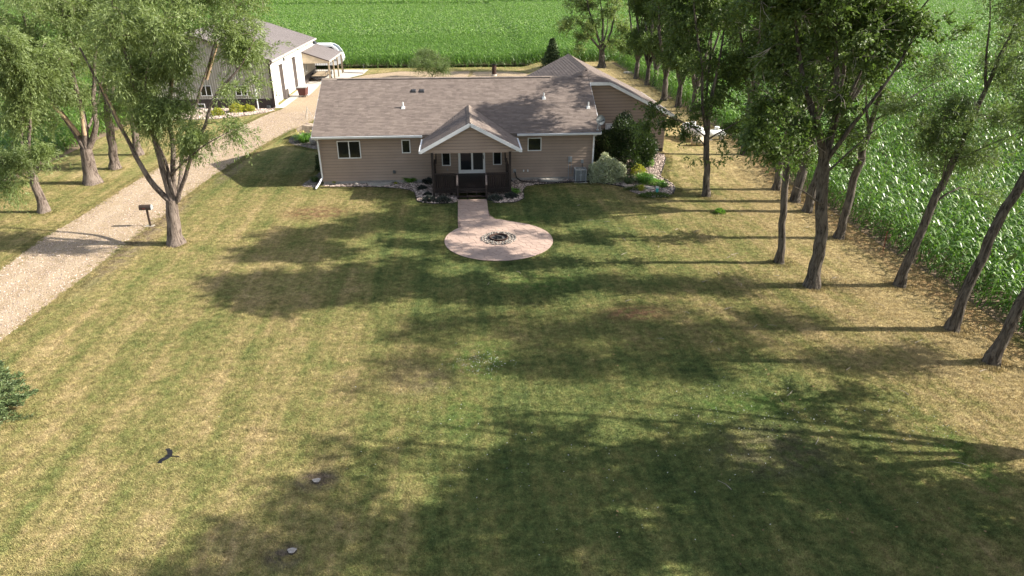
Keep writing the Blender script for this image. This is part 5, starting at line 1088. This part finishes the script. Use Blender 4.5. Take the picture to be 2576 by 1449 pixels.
tree_px('airy_tree', 'leaning bare trunk between lawn and corn, second from the right edge', 'airy', (2395, 829), [(2430, 730), (2470, 640), (2530, 530), (2580, 445)], [([(2580, 447), (2640, 340), (2700, 220), (2760, 90)], .18), ([(2600, 410), (2680, 330), (2760, 270)], .1), ([(2640, 340), (2620, 220), (2640, 80), (2650, -40)], .1)],
        [(2640, 250, 70, 60), (2720, 160, 100, 80), (2660, 60, 110, 90), (2760, -40, 120, 90), (2590, 330, 40, 40, 0, None, .6), (2680, -120, 140, 90)], 400, 206, .20, GR, extra=[((23.0, 22.3, 7.5), (2.6, 1.5, 2), 2), ((23.5, 21.8, 11.5), (3, 2, 2.4), 1.5)])
tree_px('airy_tree', 'leaning bare trunk nearest the right edge of the photo', 'airy', (2495, 913), [(2530, 840), (2576, 755), (2640, 640)], [([(2640, 642), (2730, 480), (2820, 320), (2880, 180)], .18), ([(2700, 530), (2800, 460), (2900, 420)], .1), ([(2760, 430), (2740, 280), (2760, 120)], .1)],
        [(2760, 330, 110, 80), (2860, 240, 120, 90), (2760, 130, 130, 100), (2860, 0, 160, 110), (2740, -120, 160, 100)], 420, 207, .20, GR, extra=[((21.8, 19.3, 5.6), (2.3, 1.7, 1.5), 2.2), ((23.5, 20.0, 9.5), (2.4, 1.6, 2), 1)])
def gen_stems(base, H, lean, seed, r0, spread=2.2, fork=.3):
    rng = random.Random(seed); bx_, by_, bz_ = base; f = (bx_ + lean[0]*fork, by_ + lean[1]*fork, bz_ + H*fork); S = [([(bx_, by_, bz_-.1), (bx_, by_, bz_+.4), f], [r0*1.35, r0*1.05, r0*.8])]
    for k in range(5):
        a = 6.283*k/5 + rng.uniform(-.4, .4); s = spread*rng.uniform(.6, 1.1); S.append(([f, (f[0]+s*.45*math.cos(a)+lean[0]*.2, f[1]+s*.45*math.sin(a), bz_+H*(fork+.28)), (f[0]+s*math.cos(a)+lean[0]*.6, f[1]+s*math.sin(a)+lean[1]*.6, bz_+H*.93)], [r0*.55, r0*.33, r0*.08]))
    return S
def generic(name, label, kind, base, H, W, n, seed, r0, lean=(0, 0), low=.34, group=GR, bare=0):
    S = gen_stems(base, H, lean, seed, r0, W*.8, low*.8); rng = random.Random(seed + 5); B = []
    for k in range(11):
        a = rng.uniform(0, 6.28); t = rng.uniform(0, 1); z = base[2] + H*(low + .1 + (.9-low)*t); q = W*.62*(1 - abs(t-.45)*.7)*rng.uniform(.5, 1.05)
        B.append(((base[0] + lean[0]*(.5+t*.6) + q*math.cos(a), base[1] + lean[1]*(.5+t*.6) + q*math.sin(a), z), (W*.45*rng.uniform(.7, 1.1), W*.45*rng.uniform(.7, 1.1), H*.11*rng.uniform(.8, 1.3)), 1))
    B.append(((base[0]+lean[0]*.8, base[1]+lean[1]*.8, base[2]+H*.7), (W*.6, W*.6, H*.22), 1)); return build_tree(name, label, kind, base, S, B, n, seed, group, bare)
def copy_tree_at(src, label, base, rot, scl):
    r = src.copy(); COL.objects.link(r); r.location = base; r.rotation_euler = (0, 0, rot); r.scale = (scl, scl, scl); r['label'] = label
    for c in src.children: d_ = c.copy(); COL.objects.link(d_); d_.parent = r
    return r
G1 = generic('ash_tree', 'dark-leaved tree with trunk hidden behind the slender straight ash', 'ash', at_ground(1951, 477), 13.0, 3.7, 420, 301, .22, (.6, 0))
G2 = generic('ash_tree', 'leaning thick grey trunk immediately left of the split trunk in the right group', 'ash', at_ground(2001, 507), 14.0, 3.7, 430, 302, .27, (1.0, 0), low=.42)
G3 = generic('ash_tree', 'stout leaning trunk at the far edge of the straw verge, behind the big ash', 'ash', at_ground(2030, 532), 13.0, 3.3, 320, 303, .24, (1.6, 0), low=.46, bare=.1)
G4 = generic('ash_tree', 'thick pale trunk straight above the propane tank in the far row', 'ash', at_ground(1745, 280), 13.0, 3.9, 460, 304, .30, (0, 0), low=.17)
G5 = generic('ash_tree', 'far-row trunk right of the doubled dark trunk', 'ash', at_ground(1706, 270), 13.5, 3.9, 460, 305, .27, (0, 0), low=.17)
copy_tree_at(G1, 'dark-trunked tree half hidden by drooping leaves, between near ash and corn', at_ground(1872, 389), 2.1, 1.05)
for i, (p, lb, src, rt, sc_) in enumerate([((1669, 252), 'doubled dark trunk in the middle of the far row', G5, 5.0, 1.1),
                                           ((1648, 217), 'thin trunk just left of the doubled dark trunk, far row', G4, 4.1, .95), ((1628, 214), 'trunk second from the far end of the far row', G5, .6, .98), ((1601, 198), 'trunk at the far end of the row, nearest the white well cover', G4, 2.7, 1.0)]):
    copy_tree_at(src, lb, at_ground(*p), rt, sc_)
tree_px('ash_tree', 'lone vase-shaped tree at the edge of the corn behind the garage roof', 'far', (1514, 170), [(1514, 145), (1513, 125)], [([(1513, 127), (1490, 100), (1470, 75), (1450, 45)], .16), ([(1513, 125), (1500, 80), (1480, 20), (1470, -40)], .18), ([(1513, 125), (1518, 60), (1510, 0)], .2), ([(1515, 128), (1535, 90), (1548, 30), (1555, -30)], .18), ([(1514, 126), (1528, 70, 1), (1530, 0, 1)], .12)],
        [(1455, 100, 40, 28), (1430, 50, 40, 34), (1480, 60, 40, 30), (1460, 5, 50, 30), (1540, 110, 34, 24), (1570, 60, 36, 30), (1540, 20, 50, 34), (1500, -40, 80, 40), (1580, 120, 30, 22)], 240, 310, .42, GR)
G6 = generic('ash_tree', 'first tree of the row beyond the right edge, counted from the house', 'ash', (19.9, 14.0, 0), 13.5, 4.1, 185, 306, .27, (.3, 0), low=.26)
# trees standing beyond the right edge of the frame, seen by their shadows on the lawn
for i, (x, y, H_) in enumerate([(20.6, 10.9, 12.0), (17.6, 12.3, 15.4), (18.6, 6.2, 12.5), (15.8, 9.2, 16.0)]):
    o_ = copy_tree_at(G4 if i == 0 else G6, f'{("second", "third", "fourth", "fifth")[i]} tree of the row beyond the right edge, counted from the house', (x, y, 0), i * 1.3, H_ / 13)

# ---------------------------------------------------------------- shrubs and bed plants
def shrub(name, label, cat, c, r, n, L, W, m, seed, group=None, up=.4, shell=.5, spiky=False):
    rng = np.random.RandomState(seed); z0 = float(gz(c[0], c[1])); P = unit(rng.normal(size=(n, 3))); P[:, 2] = np.abs(P[:, 2]); lump = 1 + .13*np.sin(P[:, 0]*7 + seed)*np.sin(P[:, 1]*6) + .1*np.sin(P[:, 2]*9 + P[:, 0]*5)
    rad = rng.uniform(shell, 1.0, n) ** .6; Q = P * (rad * lump)[:, None] * np.array(r) + np.array([c[0], c[1], z0]); D = P + rng.normal(size=P.shape)*.7 + np.array([0, 0, up])
    t = thing(name, label, cat, (c[0], c[1], z0), group); off = np.array([c[0], c[1], z0]); tone = np.clip(rng.normal(.5, .25, n), 0, 1)
    link('foliage', quads_mesh('foliage', leaf_faces(Q, D, L, W, rng) - off, MATS[m], tone), t)
    ch = []
    for k in range(9): a = rng.uniform(0, 6.28); q = rng.uniform(.3, .75); e = off + np.array([r[0]*q*math.cos(a), r[1]*q*math.sin(a), r[2]*.75]); s_ = off + np.array([.06*math.cos(a), .06*math.sin(a), -.02]); ch.append((np.array([s_, (s_+e)/2 + np.array([0, 0, .08*r[2]]), e]), np.array([.02, .014, .006]) * (1 + r[2]*.5)))
    link('stems', tubes_mesh('stems', ch, 'bark_ash', off=off), t); return t
def blades(name, label, cat, c, rad, h, n, W, m, seed, group=None, flower=None):
    rng = np.random.RandomState(seed); z0 = float(gz(c[0], c[1])); off = np.array([c[0], c[1], z0]); a = rng.uniform(0, 6.28, n); q = rad*.35*np.sqrt(rng.rand(n)); B = np.stack([q*np.cos(a), q*np.sin(a), 0*q], 1)
    hh = h*rng.uniform(.6, 1.1, n); out = rad*rng.uniform(.2, 1, n); dv = np.stack([np.cos(a), np.sin(a), 0*a], 1); s = np.stack([-np.sin(a), np.cos(a), 0*a], 1)*W/2
    M_ = B + dv*out[:, None]*.45; M_[:, 2] = hh*.8; T = B + dv*out[:, None]; T[:, 2] = hh*rng.uniform(.35, 1.0, n); F = np.concatenate([np.stack([B-s*.6, B+s*.6, M_+s, M_-s], 1), np.stack([M_-s, M_+s, T+s*.1, T-s*.1], 1)]); tn = rng.rand(n)
    t = thing(name, label, cat, tuple(off), group); link('foliage', quads_mesh('foliage', F, MATS[m], np.concatenate([tn, tn])), t)
    if flower:
        k = 16; P = rng.normal(size=(k, 3))*np.array([rad*.45, rad*.45, 0]); P[:, 2] = h*rng.uniform(.85, 1.2, k); PF = []
        for p in P: D = unit(rng.normal(size=(5, 3)) + np.array([0, 0, .6])); PF.append(leaf_faces(np.repeat(p[None], 5, 0), D, .11, .06, rng))
        link('flowers', quads_mesh('flowers', np.concatenate(PF), MATS[flower], rng.rand(5*k)), t)['kind'] = 'stuff'
    return t
def gp(px, py): p = at_ground(px, py); return (p[0], p[1])
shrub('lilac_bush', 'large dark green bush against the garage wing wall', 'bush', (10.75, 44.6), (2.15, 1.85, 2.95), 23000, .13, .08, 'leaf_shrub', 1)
shrub('dogwood_shrub', 'cream-and-green variegated shrub at the right corner of the house', 'shrub', (9.05, 42.0), (1.2, .95, 1.5), 8500, .13, .075, 'leaf_variegated', 2)
shrub('juniper_shrub', 'small yellow-green shrub at the right foot of the large dark bush', 'shrub', gp(1628, 415), (.45, .4, .55), 900, .10, .04, 'leaf_bright', 3)
shrub('golden_shrub', 'golden shrub between pale rock and daylily clump', 'shrub', gp(1605, 438), (.5, .45, .6), 900, .11, .05, 'leaf_gold', 4)
blades('daylily', 'broad arching daylily clump behind the black edging', 'plant', gp(1620, 460), .75, .62, 420, .045, 'leaf_bright', 5)
blades('ornamental_grass', 'blue-green grass clump at the left end of the planted bed', 'plant', gp(1580, 462), .6, .55, 420, .02, 'leaf_spruce', 6)
blades('ornamental_grass', 'straw-striped upright grass clump left of the teal pipe', 'plant', gp(1612, 482), .32, .5, 200, .018, 'leaf_gold', 7)
blades('daylily', 'bright low daylily clump right of the teal pipe', 'plant', gp(1667, 472), .45, .35, 220, .035, 'leaf_bright', 8)
shrub('groundcover', 'low leafy groundcover patch behind the teal pipe', 'plant', gp(1640, 462), (.9, .6, .22), 1500, .09, .05, 'leaf_bright', 9)
shrub('groundcover', 'dark low groundcover in front of the teal pipe', 'plant', gp(1645, 494), (1.0, .42, .2), 1300, .09, .045, 'leaf_dark', 10)
shrub('groundcover', 'low groundcover at the left lower edge of the planted bed', 'plant', gp(1600, 478), (.8, .3, .2), 800, .09, .04, 'leaf_dark', 19)
blades('hosta', 'lime hosta in the rock bed right of the deck', 'plant', gp(1294, 488), .42, .34, 170, .07, 'leaf_bright', 11)
blades('hosta', 'green hosta in the rock bed left of the deck, against the siding', 'plant', gp(1032, 460), .48, .42, 170, .08, 'leaf_bright', 12)
blades('hosta', 'small lime hosta near the left end of the rock bed', 'plant', gp(842, 462), .3, .26, 90, .06, 'leaf_gold', 13)
blades('hosta', 'tiny hosta beside the left window well', 'plant', gp(996, 464), .2, .16, 50, .05, 'leaf_gold', 14)
for i, (px, py, r_, lb) in enumerate([(1078, 462, .42, 'dark purple shrub between green hosta and deck'), (1062, 477, .28, 'small dark mound left of the deck post, upper one'), (1076, 492, .22, 'smallest dark mound left of the deck post'), (1080, 507, .42, 'dark shrub at the lower left of the deck post'),
                                      (1116, 509, .46, 'dark shrub right of the left deck post, beside the walk'), (1245, 504, .42, 'dark shrub right of the deck steps'), (1286, 498, .40, 'dark shrub in front of the right deck post')]):
    shrub('coral_bells', lb, 'shrub', gp(px, py), (r_, r_*.8, r_*.75), 700, .09, .07, 'leaf_purple', 20 + i, 'dark shrubs round the deck')
shrub('small_plant', 'low green plant alone on the lawn between near ash and verge', 'plant', gp(1810, 536), (.3, .25, .22), 350, .1, .06, 'leaf_bright', 30)
blades('flowering_daylily', 'daylily clump with yellow blooms beside the pale boulder', 'plant', (-12.3, 54.0), .9, .75, 420, .04, 'leaf_bright', 31, flower='petal_yellow')
blades('daylily', 'dark daylily tuft at the left end of the side bed', 'plant', (-13.1, 55.0), .5, .45, 200, .035, 'leaf_dark', 32)
shrub('side_shrub', 'dark green shrub tight against the left house wall', 'shrub', (-9.5, 46.2), (.55, .9, 1.25), 1500, .10, .06, 'leaf_shrub', 33)
blades('daylily', 'green tuft on pale rock by the left downspout', 'plant', (-9.55, 43.1), .4, .4, 160, .03, 'leaf_dark', 34)
for i, (px, py, r_, lb) in enumerate([(596, 300-17, .75, 'golden shrub in front of the shop, the middle one'), (627, 281, .55, 'golden shrub in front of the shop, nearest the shop corner'), (549, 291, .6, 'golden shrub in front of the shop, the one behind the willow branches')]):
    shrub('golden_shrub', lb, 'shrub', gp(px, py), (r_, r_*.85, r_*1.1), 1400, .12, .06, 'leaf_gold', 40 + i, 'golden shrubs in the shop bed')
def conifer(label, base, H_, R_, n, seed, m='leaf_spruce'):
    rng = np.random.RandomState(seed); t = thing('spruce_tree', label, 'tree', base); ch = [(np.array([[0, 0, 0], [0, 0, H_*.5], [0, 0, H_]]), np.array([R_*.07, R_*.045, .01]))]; LV = []
    nb = int(H_ * 30)
    for k in range(nb):
        z = H_ * (.04 + .94*(k/nb)); r = R_ * (1 - z/H_) ** .85 * rng.uniform(.75, 1.1) + .05; a = k*2.399; d = np.array([math.cos(a), math.sin(a), 0]); e = d*r + np.array([0, 0, z - r*.12]); s = np.array([0, 0, z])
        ch.append((np.array([s, (s+e)/2 + np.array([0, 0, -.05*r]), e]), np.array([.02, .012, .004]))); q = int(n/nb * (.3 + r/R_)); tt = rng.uniform(.15, 1, (q, 1)); P = s + (e-s)*tt; side = np.array([-d[1], d[0], 0])
        P = P + side*rng.normal(size=(q, 1))*.16*r*(1.1-tt) + rng.normal(size=(q, 3))*.035; D = d*.8 + side*rng.choice([-1, 1], (q, 1))*.7 + rng.normal(size=(q, 3))*.5; LV.append(leaf_faces(P, D, .10 if base[1] < 40 else .2, .03 if base[1] < 40 else .08, rng))
    LV = np.concatenate(LV); link('trunk', tubes_mesh('trunk', ch, 'bark_ash'), t); link('crown', quads_mesh('crown', LV, MATS[m], np.clip(rng.normal(.5, .28, len(LV)), 0, 1)), t); return t
conifer('blue-green spruce cut off by the left edge near the bottom', (-15.1, 18.2, 0), 4.0, 1.75, 80000, 51)
conifer('small dark spruce standing behind the garage roof by the corn', (10.9, 85.0, .5), 4.3, 1.8, 16000, 52)
generic('maple_tree', 'small yellow-green tree poking up behind the middle of the roof ridge', 'airy', (-3.5, 86.5, 0), 3.7, 3.6, 260, 53, .07, (0, 0), low=.15, group=None)

# ================================================================== CORN
def corn_plant(seed, wide=1.0):
    rng = np.random.RandomState(seed); F = []; T = []; H_ = 1.75*rng.uniform(.92, 1.1)
    a = np.linspace(0, 2*math.pi, 4)[:3]; 
    for i in range(3):
        p, q = a[i], a[(i+1) % 3]; r = .016; F.append([[r*math.cos(p), r*math.sin(p), 0], [r*math.cos(q), r*math.sin(q), 0], [r*.5*math.cos(q), r*.5*math.sin(q), H_], [r*.5*math.cos(p), r*.5*math.sin(p), H_]]); T.append(.25)
    pl = rng.uniform(0, 6.28)
    for k in range(10):
        z = .12 + (H_-.12)*k/10; an = pl + k*math.pi + rng.normal()*.35; L = rng.uniform(.6, .95)*(1 if 2 < k < 9 else .7); d = np.array([math.cos(an), math.sin(an), 0]); s = np.array([-d[1], d[0], 0]); w = rng.uniform(.028, .046)*wide; up = rng.uniform(.55, 1.0) if k < 8 else 1.25
        tt = np.array([0, .3, .6, .85, 1.0]); pts = [np.array([0, 0, z]) + d*L*(t*.85) + np.array([0, 0, L*(up*t - 1.15*t*t)]) for t in tt]; ww = np.array([.5, 1, .9, .5, .05])*w; tn = np.clip(rng.normal(.5, .25 if wide == 1 else .42) + (.12 if k > 6 else -.05), 0, 1); tw = rng.uniform(-.5, .5)
        for i in range(4):
            s0 = s*math.cos(tw*tt[i]) + np.array([0, 0, math.sin(tw*tt[i])]); s1 = s*math.cos(tw*tt[i+1]) + np.array([0, 0, math.sin(tw*tt[i+1])]); F.append([pts[i]-s0*ww[i], pts[i]+s0*ww[i], pts[i+1]+s1*ww[i+1], pts[i+1]-s1*ww[i+1]]); T.append(tn)
    return np.array(F), np.array(T)
def corn_mesh(name, seed, cnt, area):
    rng = np.random.RandomState(seed + 77); FF, TT = [], []
    for k in range(cnt):
        F, T = corn_plant(seed*31 + k, 1.0 if cnt == 1 else 1.7); an = rng.uniform(0, 6.28); c, s = math.cos(an), math.sin(an); x = F[..., 0]*c - F[..., 1]*s; y = F[..., 0]*s + F[..., 1]*c
        FF.append(np.stack([x + rng.uniform(-area, area), y + rng.uniform(-area, area), F[..., 2]*rng.uniform(.9, 1.1)], -1)); TT.append(np.clip(T + rng.normal()*.08, 0, 1))
    return quads_mesh(name, np.concatenate(FF), MATS['leaf_corn'], np.concatenate(TT))
PL = [corn_mesh('corn_plant', k, 1, 0) for k in range(7)]; CL = [corn_mesh('corn_clump', 20 + k, 9, .75) for k in range(5)]
def in_view(P, m=1.12):
    dx, dy, dz = P[:, 0], P[:, 1], P[:, 2] - CAM_H; f = dx*_fw[0] + dy*_fw[1] + dz*_fw[2]; r = dx*_rt[0] + dy*_rt[1]; return (f > 5) & (np.abs(r)/f < .75*m + 6/np.maximum(f, 5))
def rows(x0, x1, y0, y1, dx, dy, rowalong='y', seed=0):
    rng = np.random.RandomState(seed); X, Y = np.meshgrid(np.arange(x0, x1, dx), np.arange(y0, y1, dy)); P = np.stack([X.ravel(), Y.ravel()], 1)
    j = np.array([.05, .06]) if rowalong == 'y' else np.array([.06, .05]); P = P + rng.normal(size=P.shape)*j; P3 = np.concatenate([P, gz(P[:, 0], P[:, 1])[:, None]], 1); return P3[in_view(P3)]
A = rows(20.95, 48, 12, 96, .76, .24, 'y', 1); B = rows(-48, -29.2, 25, 95, .74, .22, 'y', 2); C = rows(-60, 75, 96.9, 128, .2, .74, 'x', 3)
for nm, P, sd in (('corn_field', A, 4), ('corn_field', B, 5), ('corn_field', C, 6)):
    rng = np.random.RandomState(sd); sc_ = rng.uniform(.88, 1.12, len(P)) * (.95 + .06*np.sin(P[:, 0]*.3)*np.cos(P[:, 1]*.23)); scatter(nm, P, rng.uniform(0, 6.28, len(P)), sc_, PL)
D1 = rows(48, 130, 20, 128, 1.35, 1.35, 'y', 7); D2 = rows(-130, -48, 30, 128, 1.35, 1.35, 'y', 8); D3 = rows(-160, 260, 128, 230, 1.35, 1.35, 'x', 9); D4 = rows(-300, 420, 230, 520, 2.3, 2.3, 'x', 10)
P = np.concatenate([D1, D2, D3, D4]); rng = np.random.RandomState(11); scatter('corn_field', P, rng.uniform(0, 6.28, len(P)), np.where(P[:, 1] > 230, 1.45, 1.0)*rng.uniform(.9, 1.1, len(P)), CL)
m_, nt_, b_ = nodes_of('corn_canopy'); b_.inputs['Base Color'].default_value = (.05, .13, .02, 1); b_.inputs['Roughness'].default_value = .8; MATS['corn_canopy'] = m_
mb = MB(); mb.add([(-700, 500, 1.6), (900, 500, 1.6), (1400, 2400, 1.6), (-1300, 2400, 1.6)], [(0, 1, 2, 3)]); structure('distant_field', mb, 'corn_canopy')

# ================================================================== GRASS
def grass_patch(seed, n=260, half=.45):
    rng = np.random.RandomState(seed); a = rng.uniform(0, 6.28, n); h = rng.uniform(.02, .055, n); w = rng.uniform(.006, .012, n); x, y = rng.uniform(-half, half, n), rng.uniform(-half, half, n); B = np.stack([x, y, 0*x - .005], 1)
    ln = rng.uniform(.2, 1.1, n)*h; T = B + np.stack([np.cos(a)*ln, np.sin(a)*ln, h], 1); s = np.stack([-np.sin(a)*w, np.cos(a)*w, 0*a], 1); cl = .5 + .25*np.sin(x*9 + seed)*np.sin(y*8)
    return quads_mesh('grass_tuft', np.stack([B-s, B+s, T], 1), MATS['grass_blade'], np.clip(cl + rng.normal(size=n)*.22, 0, 1), 3)
GP = [grass_patch(k) for k in range(6)]; GF = [grass_patch(20 + k, 200, .6) for k in range(4)]
NO = [DRIVE, PATIO, BED_L, BED_R, BED_W, BED_S, [(WL-.1, 42.3), (WR+.1, 42.3), (WR+.1, 47), (14.1, 47), (14.1, 57), (-8.9, 57)], [(-1.9, 39), (2.8, 39), (2.8, 42.4), (-1.9, 42.4)], [(-33, 68.4), (-17, 68.4), (-12, 96), (-33, 96)]]
def lawn_pts(x0, x1, y0, y1, st, seed, margin):
    rng = np.random.RandomState(seed); X, Y = np.meshgrid(np.arange(x0, x1, st), np.arange(y0, y1, st)); P = np.stack([X.ravel(), Y.ravel()], 1) + rng.uniform(-st*.3, st*.3, (X.size, 2)); keep = (P[:, 0] < 20.1) & (P[:, 0] > -29.0)
    for poly in NO:
        for dx, dy in ((0, 0), (margin, 0), (-margin, 0), (0, margin), (0, -margin)): keep &= ~poly_contains(poly, P + np.array([dx, dy]))
    P = P[keep]; P3 = np.concatenate([P, gz(P[:, 0], P[:, 1])[:, None] + .002], 1); return P3[in_view(P3)]
for (x0, x1, y0, y1, st, src, mg, sd) in ((-22, 20.2, 8.5, 26, .40, GP, .36, 1), (-29, 20.2, 26, 45, .48, GP, .36, 2), (-29, 20.2, 45, 96, .9, GF, .5, 3)):
    P = lawn_pts(x0, x1, y0, y1, st, sd, mg); rng = np.random.RandomState(sd + 50); scatter('grass', P, rng.choice([0, math.pi/2, math.pi, -math.pi/2], len(P)) + rng.uniform(-.3, .3, len(P)), rng.uniform(.85, 1.15, len(P)), src)
# edge tufts: small patches hugging the hard edges
EP = [grass_patch(60 + k, 60, .12) for k in range(3)]
def edge_pts(poly, seed, st=.10, out=.13):
    rng = np.random.RandomState(seed); Q = []
    for i in range(len(poly)):
        a, b = np.array(poly[i]), np.array(poly[(i+1) % len(poly)]); L = np.linalg.norm(b-a)
        if L < 1e-6: continue
        n_ = np.array([b[1]-a[1], a[0]-b[0]])/L
        for t in np.arange(0, L, st): 
            for o_ in (out, out + .22): Q.append(a + (b-a)*t/L + n_*o_*rng.uniform(.85, 1.25)); Q.append(a + (b-a)*t/L - n_*o_*rng.uniform(.85, 1.25))
    Q = np.array(Q); keep = np.ones(len(Q), bool)
    for pl in NO: keep &= ~poly_contains(pl, Q)
    return Q[keep]
Q = np.concatenate([edge_pts(p_, k) for k, p_ in enumerate((DRIVE, PATIO, BED_L, BED_R, BED_W))]); Q = Q[(Q[:, 0] > -29) & (Q[:, 0] < 20)]
P = np.concatenate([Q, gz(Q[:, 0], Q[:, 1])[:, None] + .002], 1); P = P[in_view(P)]; rng = np.random.RandomState(9); scatter('grass', P, rng.uniform(0, 6.28, len(P)), rng.uniform(.8, 1.4, len(P)), EP)
# tufts left by the mower round each trunk, and creeping over the driveway edge
rng = np.random.RandomState(70); TQ = []
for b in BASES:
    a = rng.uniform(0, 6.28, 26); q = rng.uniform(.32, .55, 26); TQ.append(np.stack([b[0] + q*np.cos(a), b[1] + q*np.sin(a), np.full(26, b[2])], 1))
TQ = np.concatenate(TQ); scatter('grass', TQ, rng.uniform(0, 6.28, len(TQ)), rng.uniform(1.0, 2.2, len(TQ)), EP)
DQ = []
for i in range(len(DRIVE)):
    a, b = np.array(DRIVE[i]), np.array(DRIVE[(i+1) % len(DRIVE)]); L = np.linalg.norm(b-a); n_ = np.array([a[1]-b[1], b[0]-a[0]])/max(L, .01); k = int(L*9)
    if a[1] > 66 or b[1] > 66 or k < 2: continue
    t = rng.uniform(0, 1, k); DQ.append(a + (b-a)*t[:, None] + n_*(rng.exponential(.13, k)[:, None] - .05))
DQ = np.concatenate(DQ); DQ = np.concatenate([DQ, np.full((len(DQ), 1), .012)], 1); scatter('grass', DQ, rng.uniform(0, 6.28, len(DQ)), rng.uniform(.6, 1.1, len(DQ)), EP)
# taller weedy grass along the straw verge and the corn edge
rng = np.random.RandomState(77); P2 = np.stack([rng.uniform(19.9, 20.9, 600), rng.uniform(14, 90, 600)], 1); P = np.concatenate([P2, gz(P2[:, 0], P2[:, 1])[:, None]], 1); P = P[in_view(P)]; scatter('grass', P, rng.uniform(0, 6.28, len(P)), rng.uniform(.8, 1.5, len(P)), EP)
# fallen leaves and twigs under the right-hand trees
rng = np.random.RandomState(81); n = 900; P = np.stack([rng.normal(15, 4.5, n).clip(-6, 20), rng.uniform(10, 45, n)], 1)
for pl in NO: P = P[~poly_contains(pl, P)]
P = np.concatenate([P, gz(P[:, 0], P[:, 1])[:, None] + .045], 1); F = leaf_faces(P, rng.normal(size=(len(P), 3))*np.array([1, 1, .15]), .07, .045, rng, 3); MATS['dry_leaf'] = mat('dry_leaf', (0.30, 0.19, 0.09), (0.16, 0.10, 0.05), 3, rnd=.4)
o_ = link('fallen_leaves', quads_mesh('fallen_leaves', F, MATS['dry_leaf'], rng.rand(len(F)))); o_['kind'] = 'stuff'
n = 70; TW = []
for _ in range(n):
    x, y = float(np.clip(rng.normal(13, 5), -4, 20)), float(rng.uniform(11, 45)); a = rng.uniform(0, 3.14); l = rng.uniform(.15, .5); TW.append((np.array([[x, y, .05], [x + l*.5*math.cos(a) + .03, y + l*.5*math.sin(a), .07], [x + l*math.cos(a), y + l*math.sin(a), .05]]) + np.array([0, 0, float(gz(x, y))]), np.array([.012, .009, .004])))
o_ = link('fallen_twigs', tubes_mesh('fallen_twigs', TW, 'dead_wood')); o_['kind'] = 'stuff'
# white clover heads
rng = np.random.RandomState(78); CC = []
for cx, cy, s, n in ((.35, 20.3, .55, 150), (8.4, 16.9, 1.3, 90), (13.6, 15.8, 1.0, 50), (4.5, 14.0, 2.5, 60), (-1, 16.5, 2, 50)): CC.append(np.stack([rng.normal(cx, s, n), rng.normal(cy, s*.7, n)], 1))
CC = np.concatenate(CC); P = np.concatenate([CC, np.full((len(CC), 1), .05)], 1); F = leaf_faces(np.repeat(P, 3, 0), rng.normal(size=(len(P)*3, 3)), .022, .02, rng); o_ = link('clover_flowers', quads_mesh('clover_flowers', F, MATS['petal_white'], rng.rand(len(F)))); o_['kind'] = 'stuff'
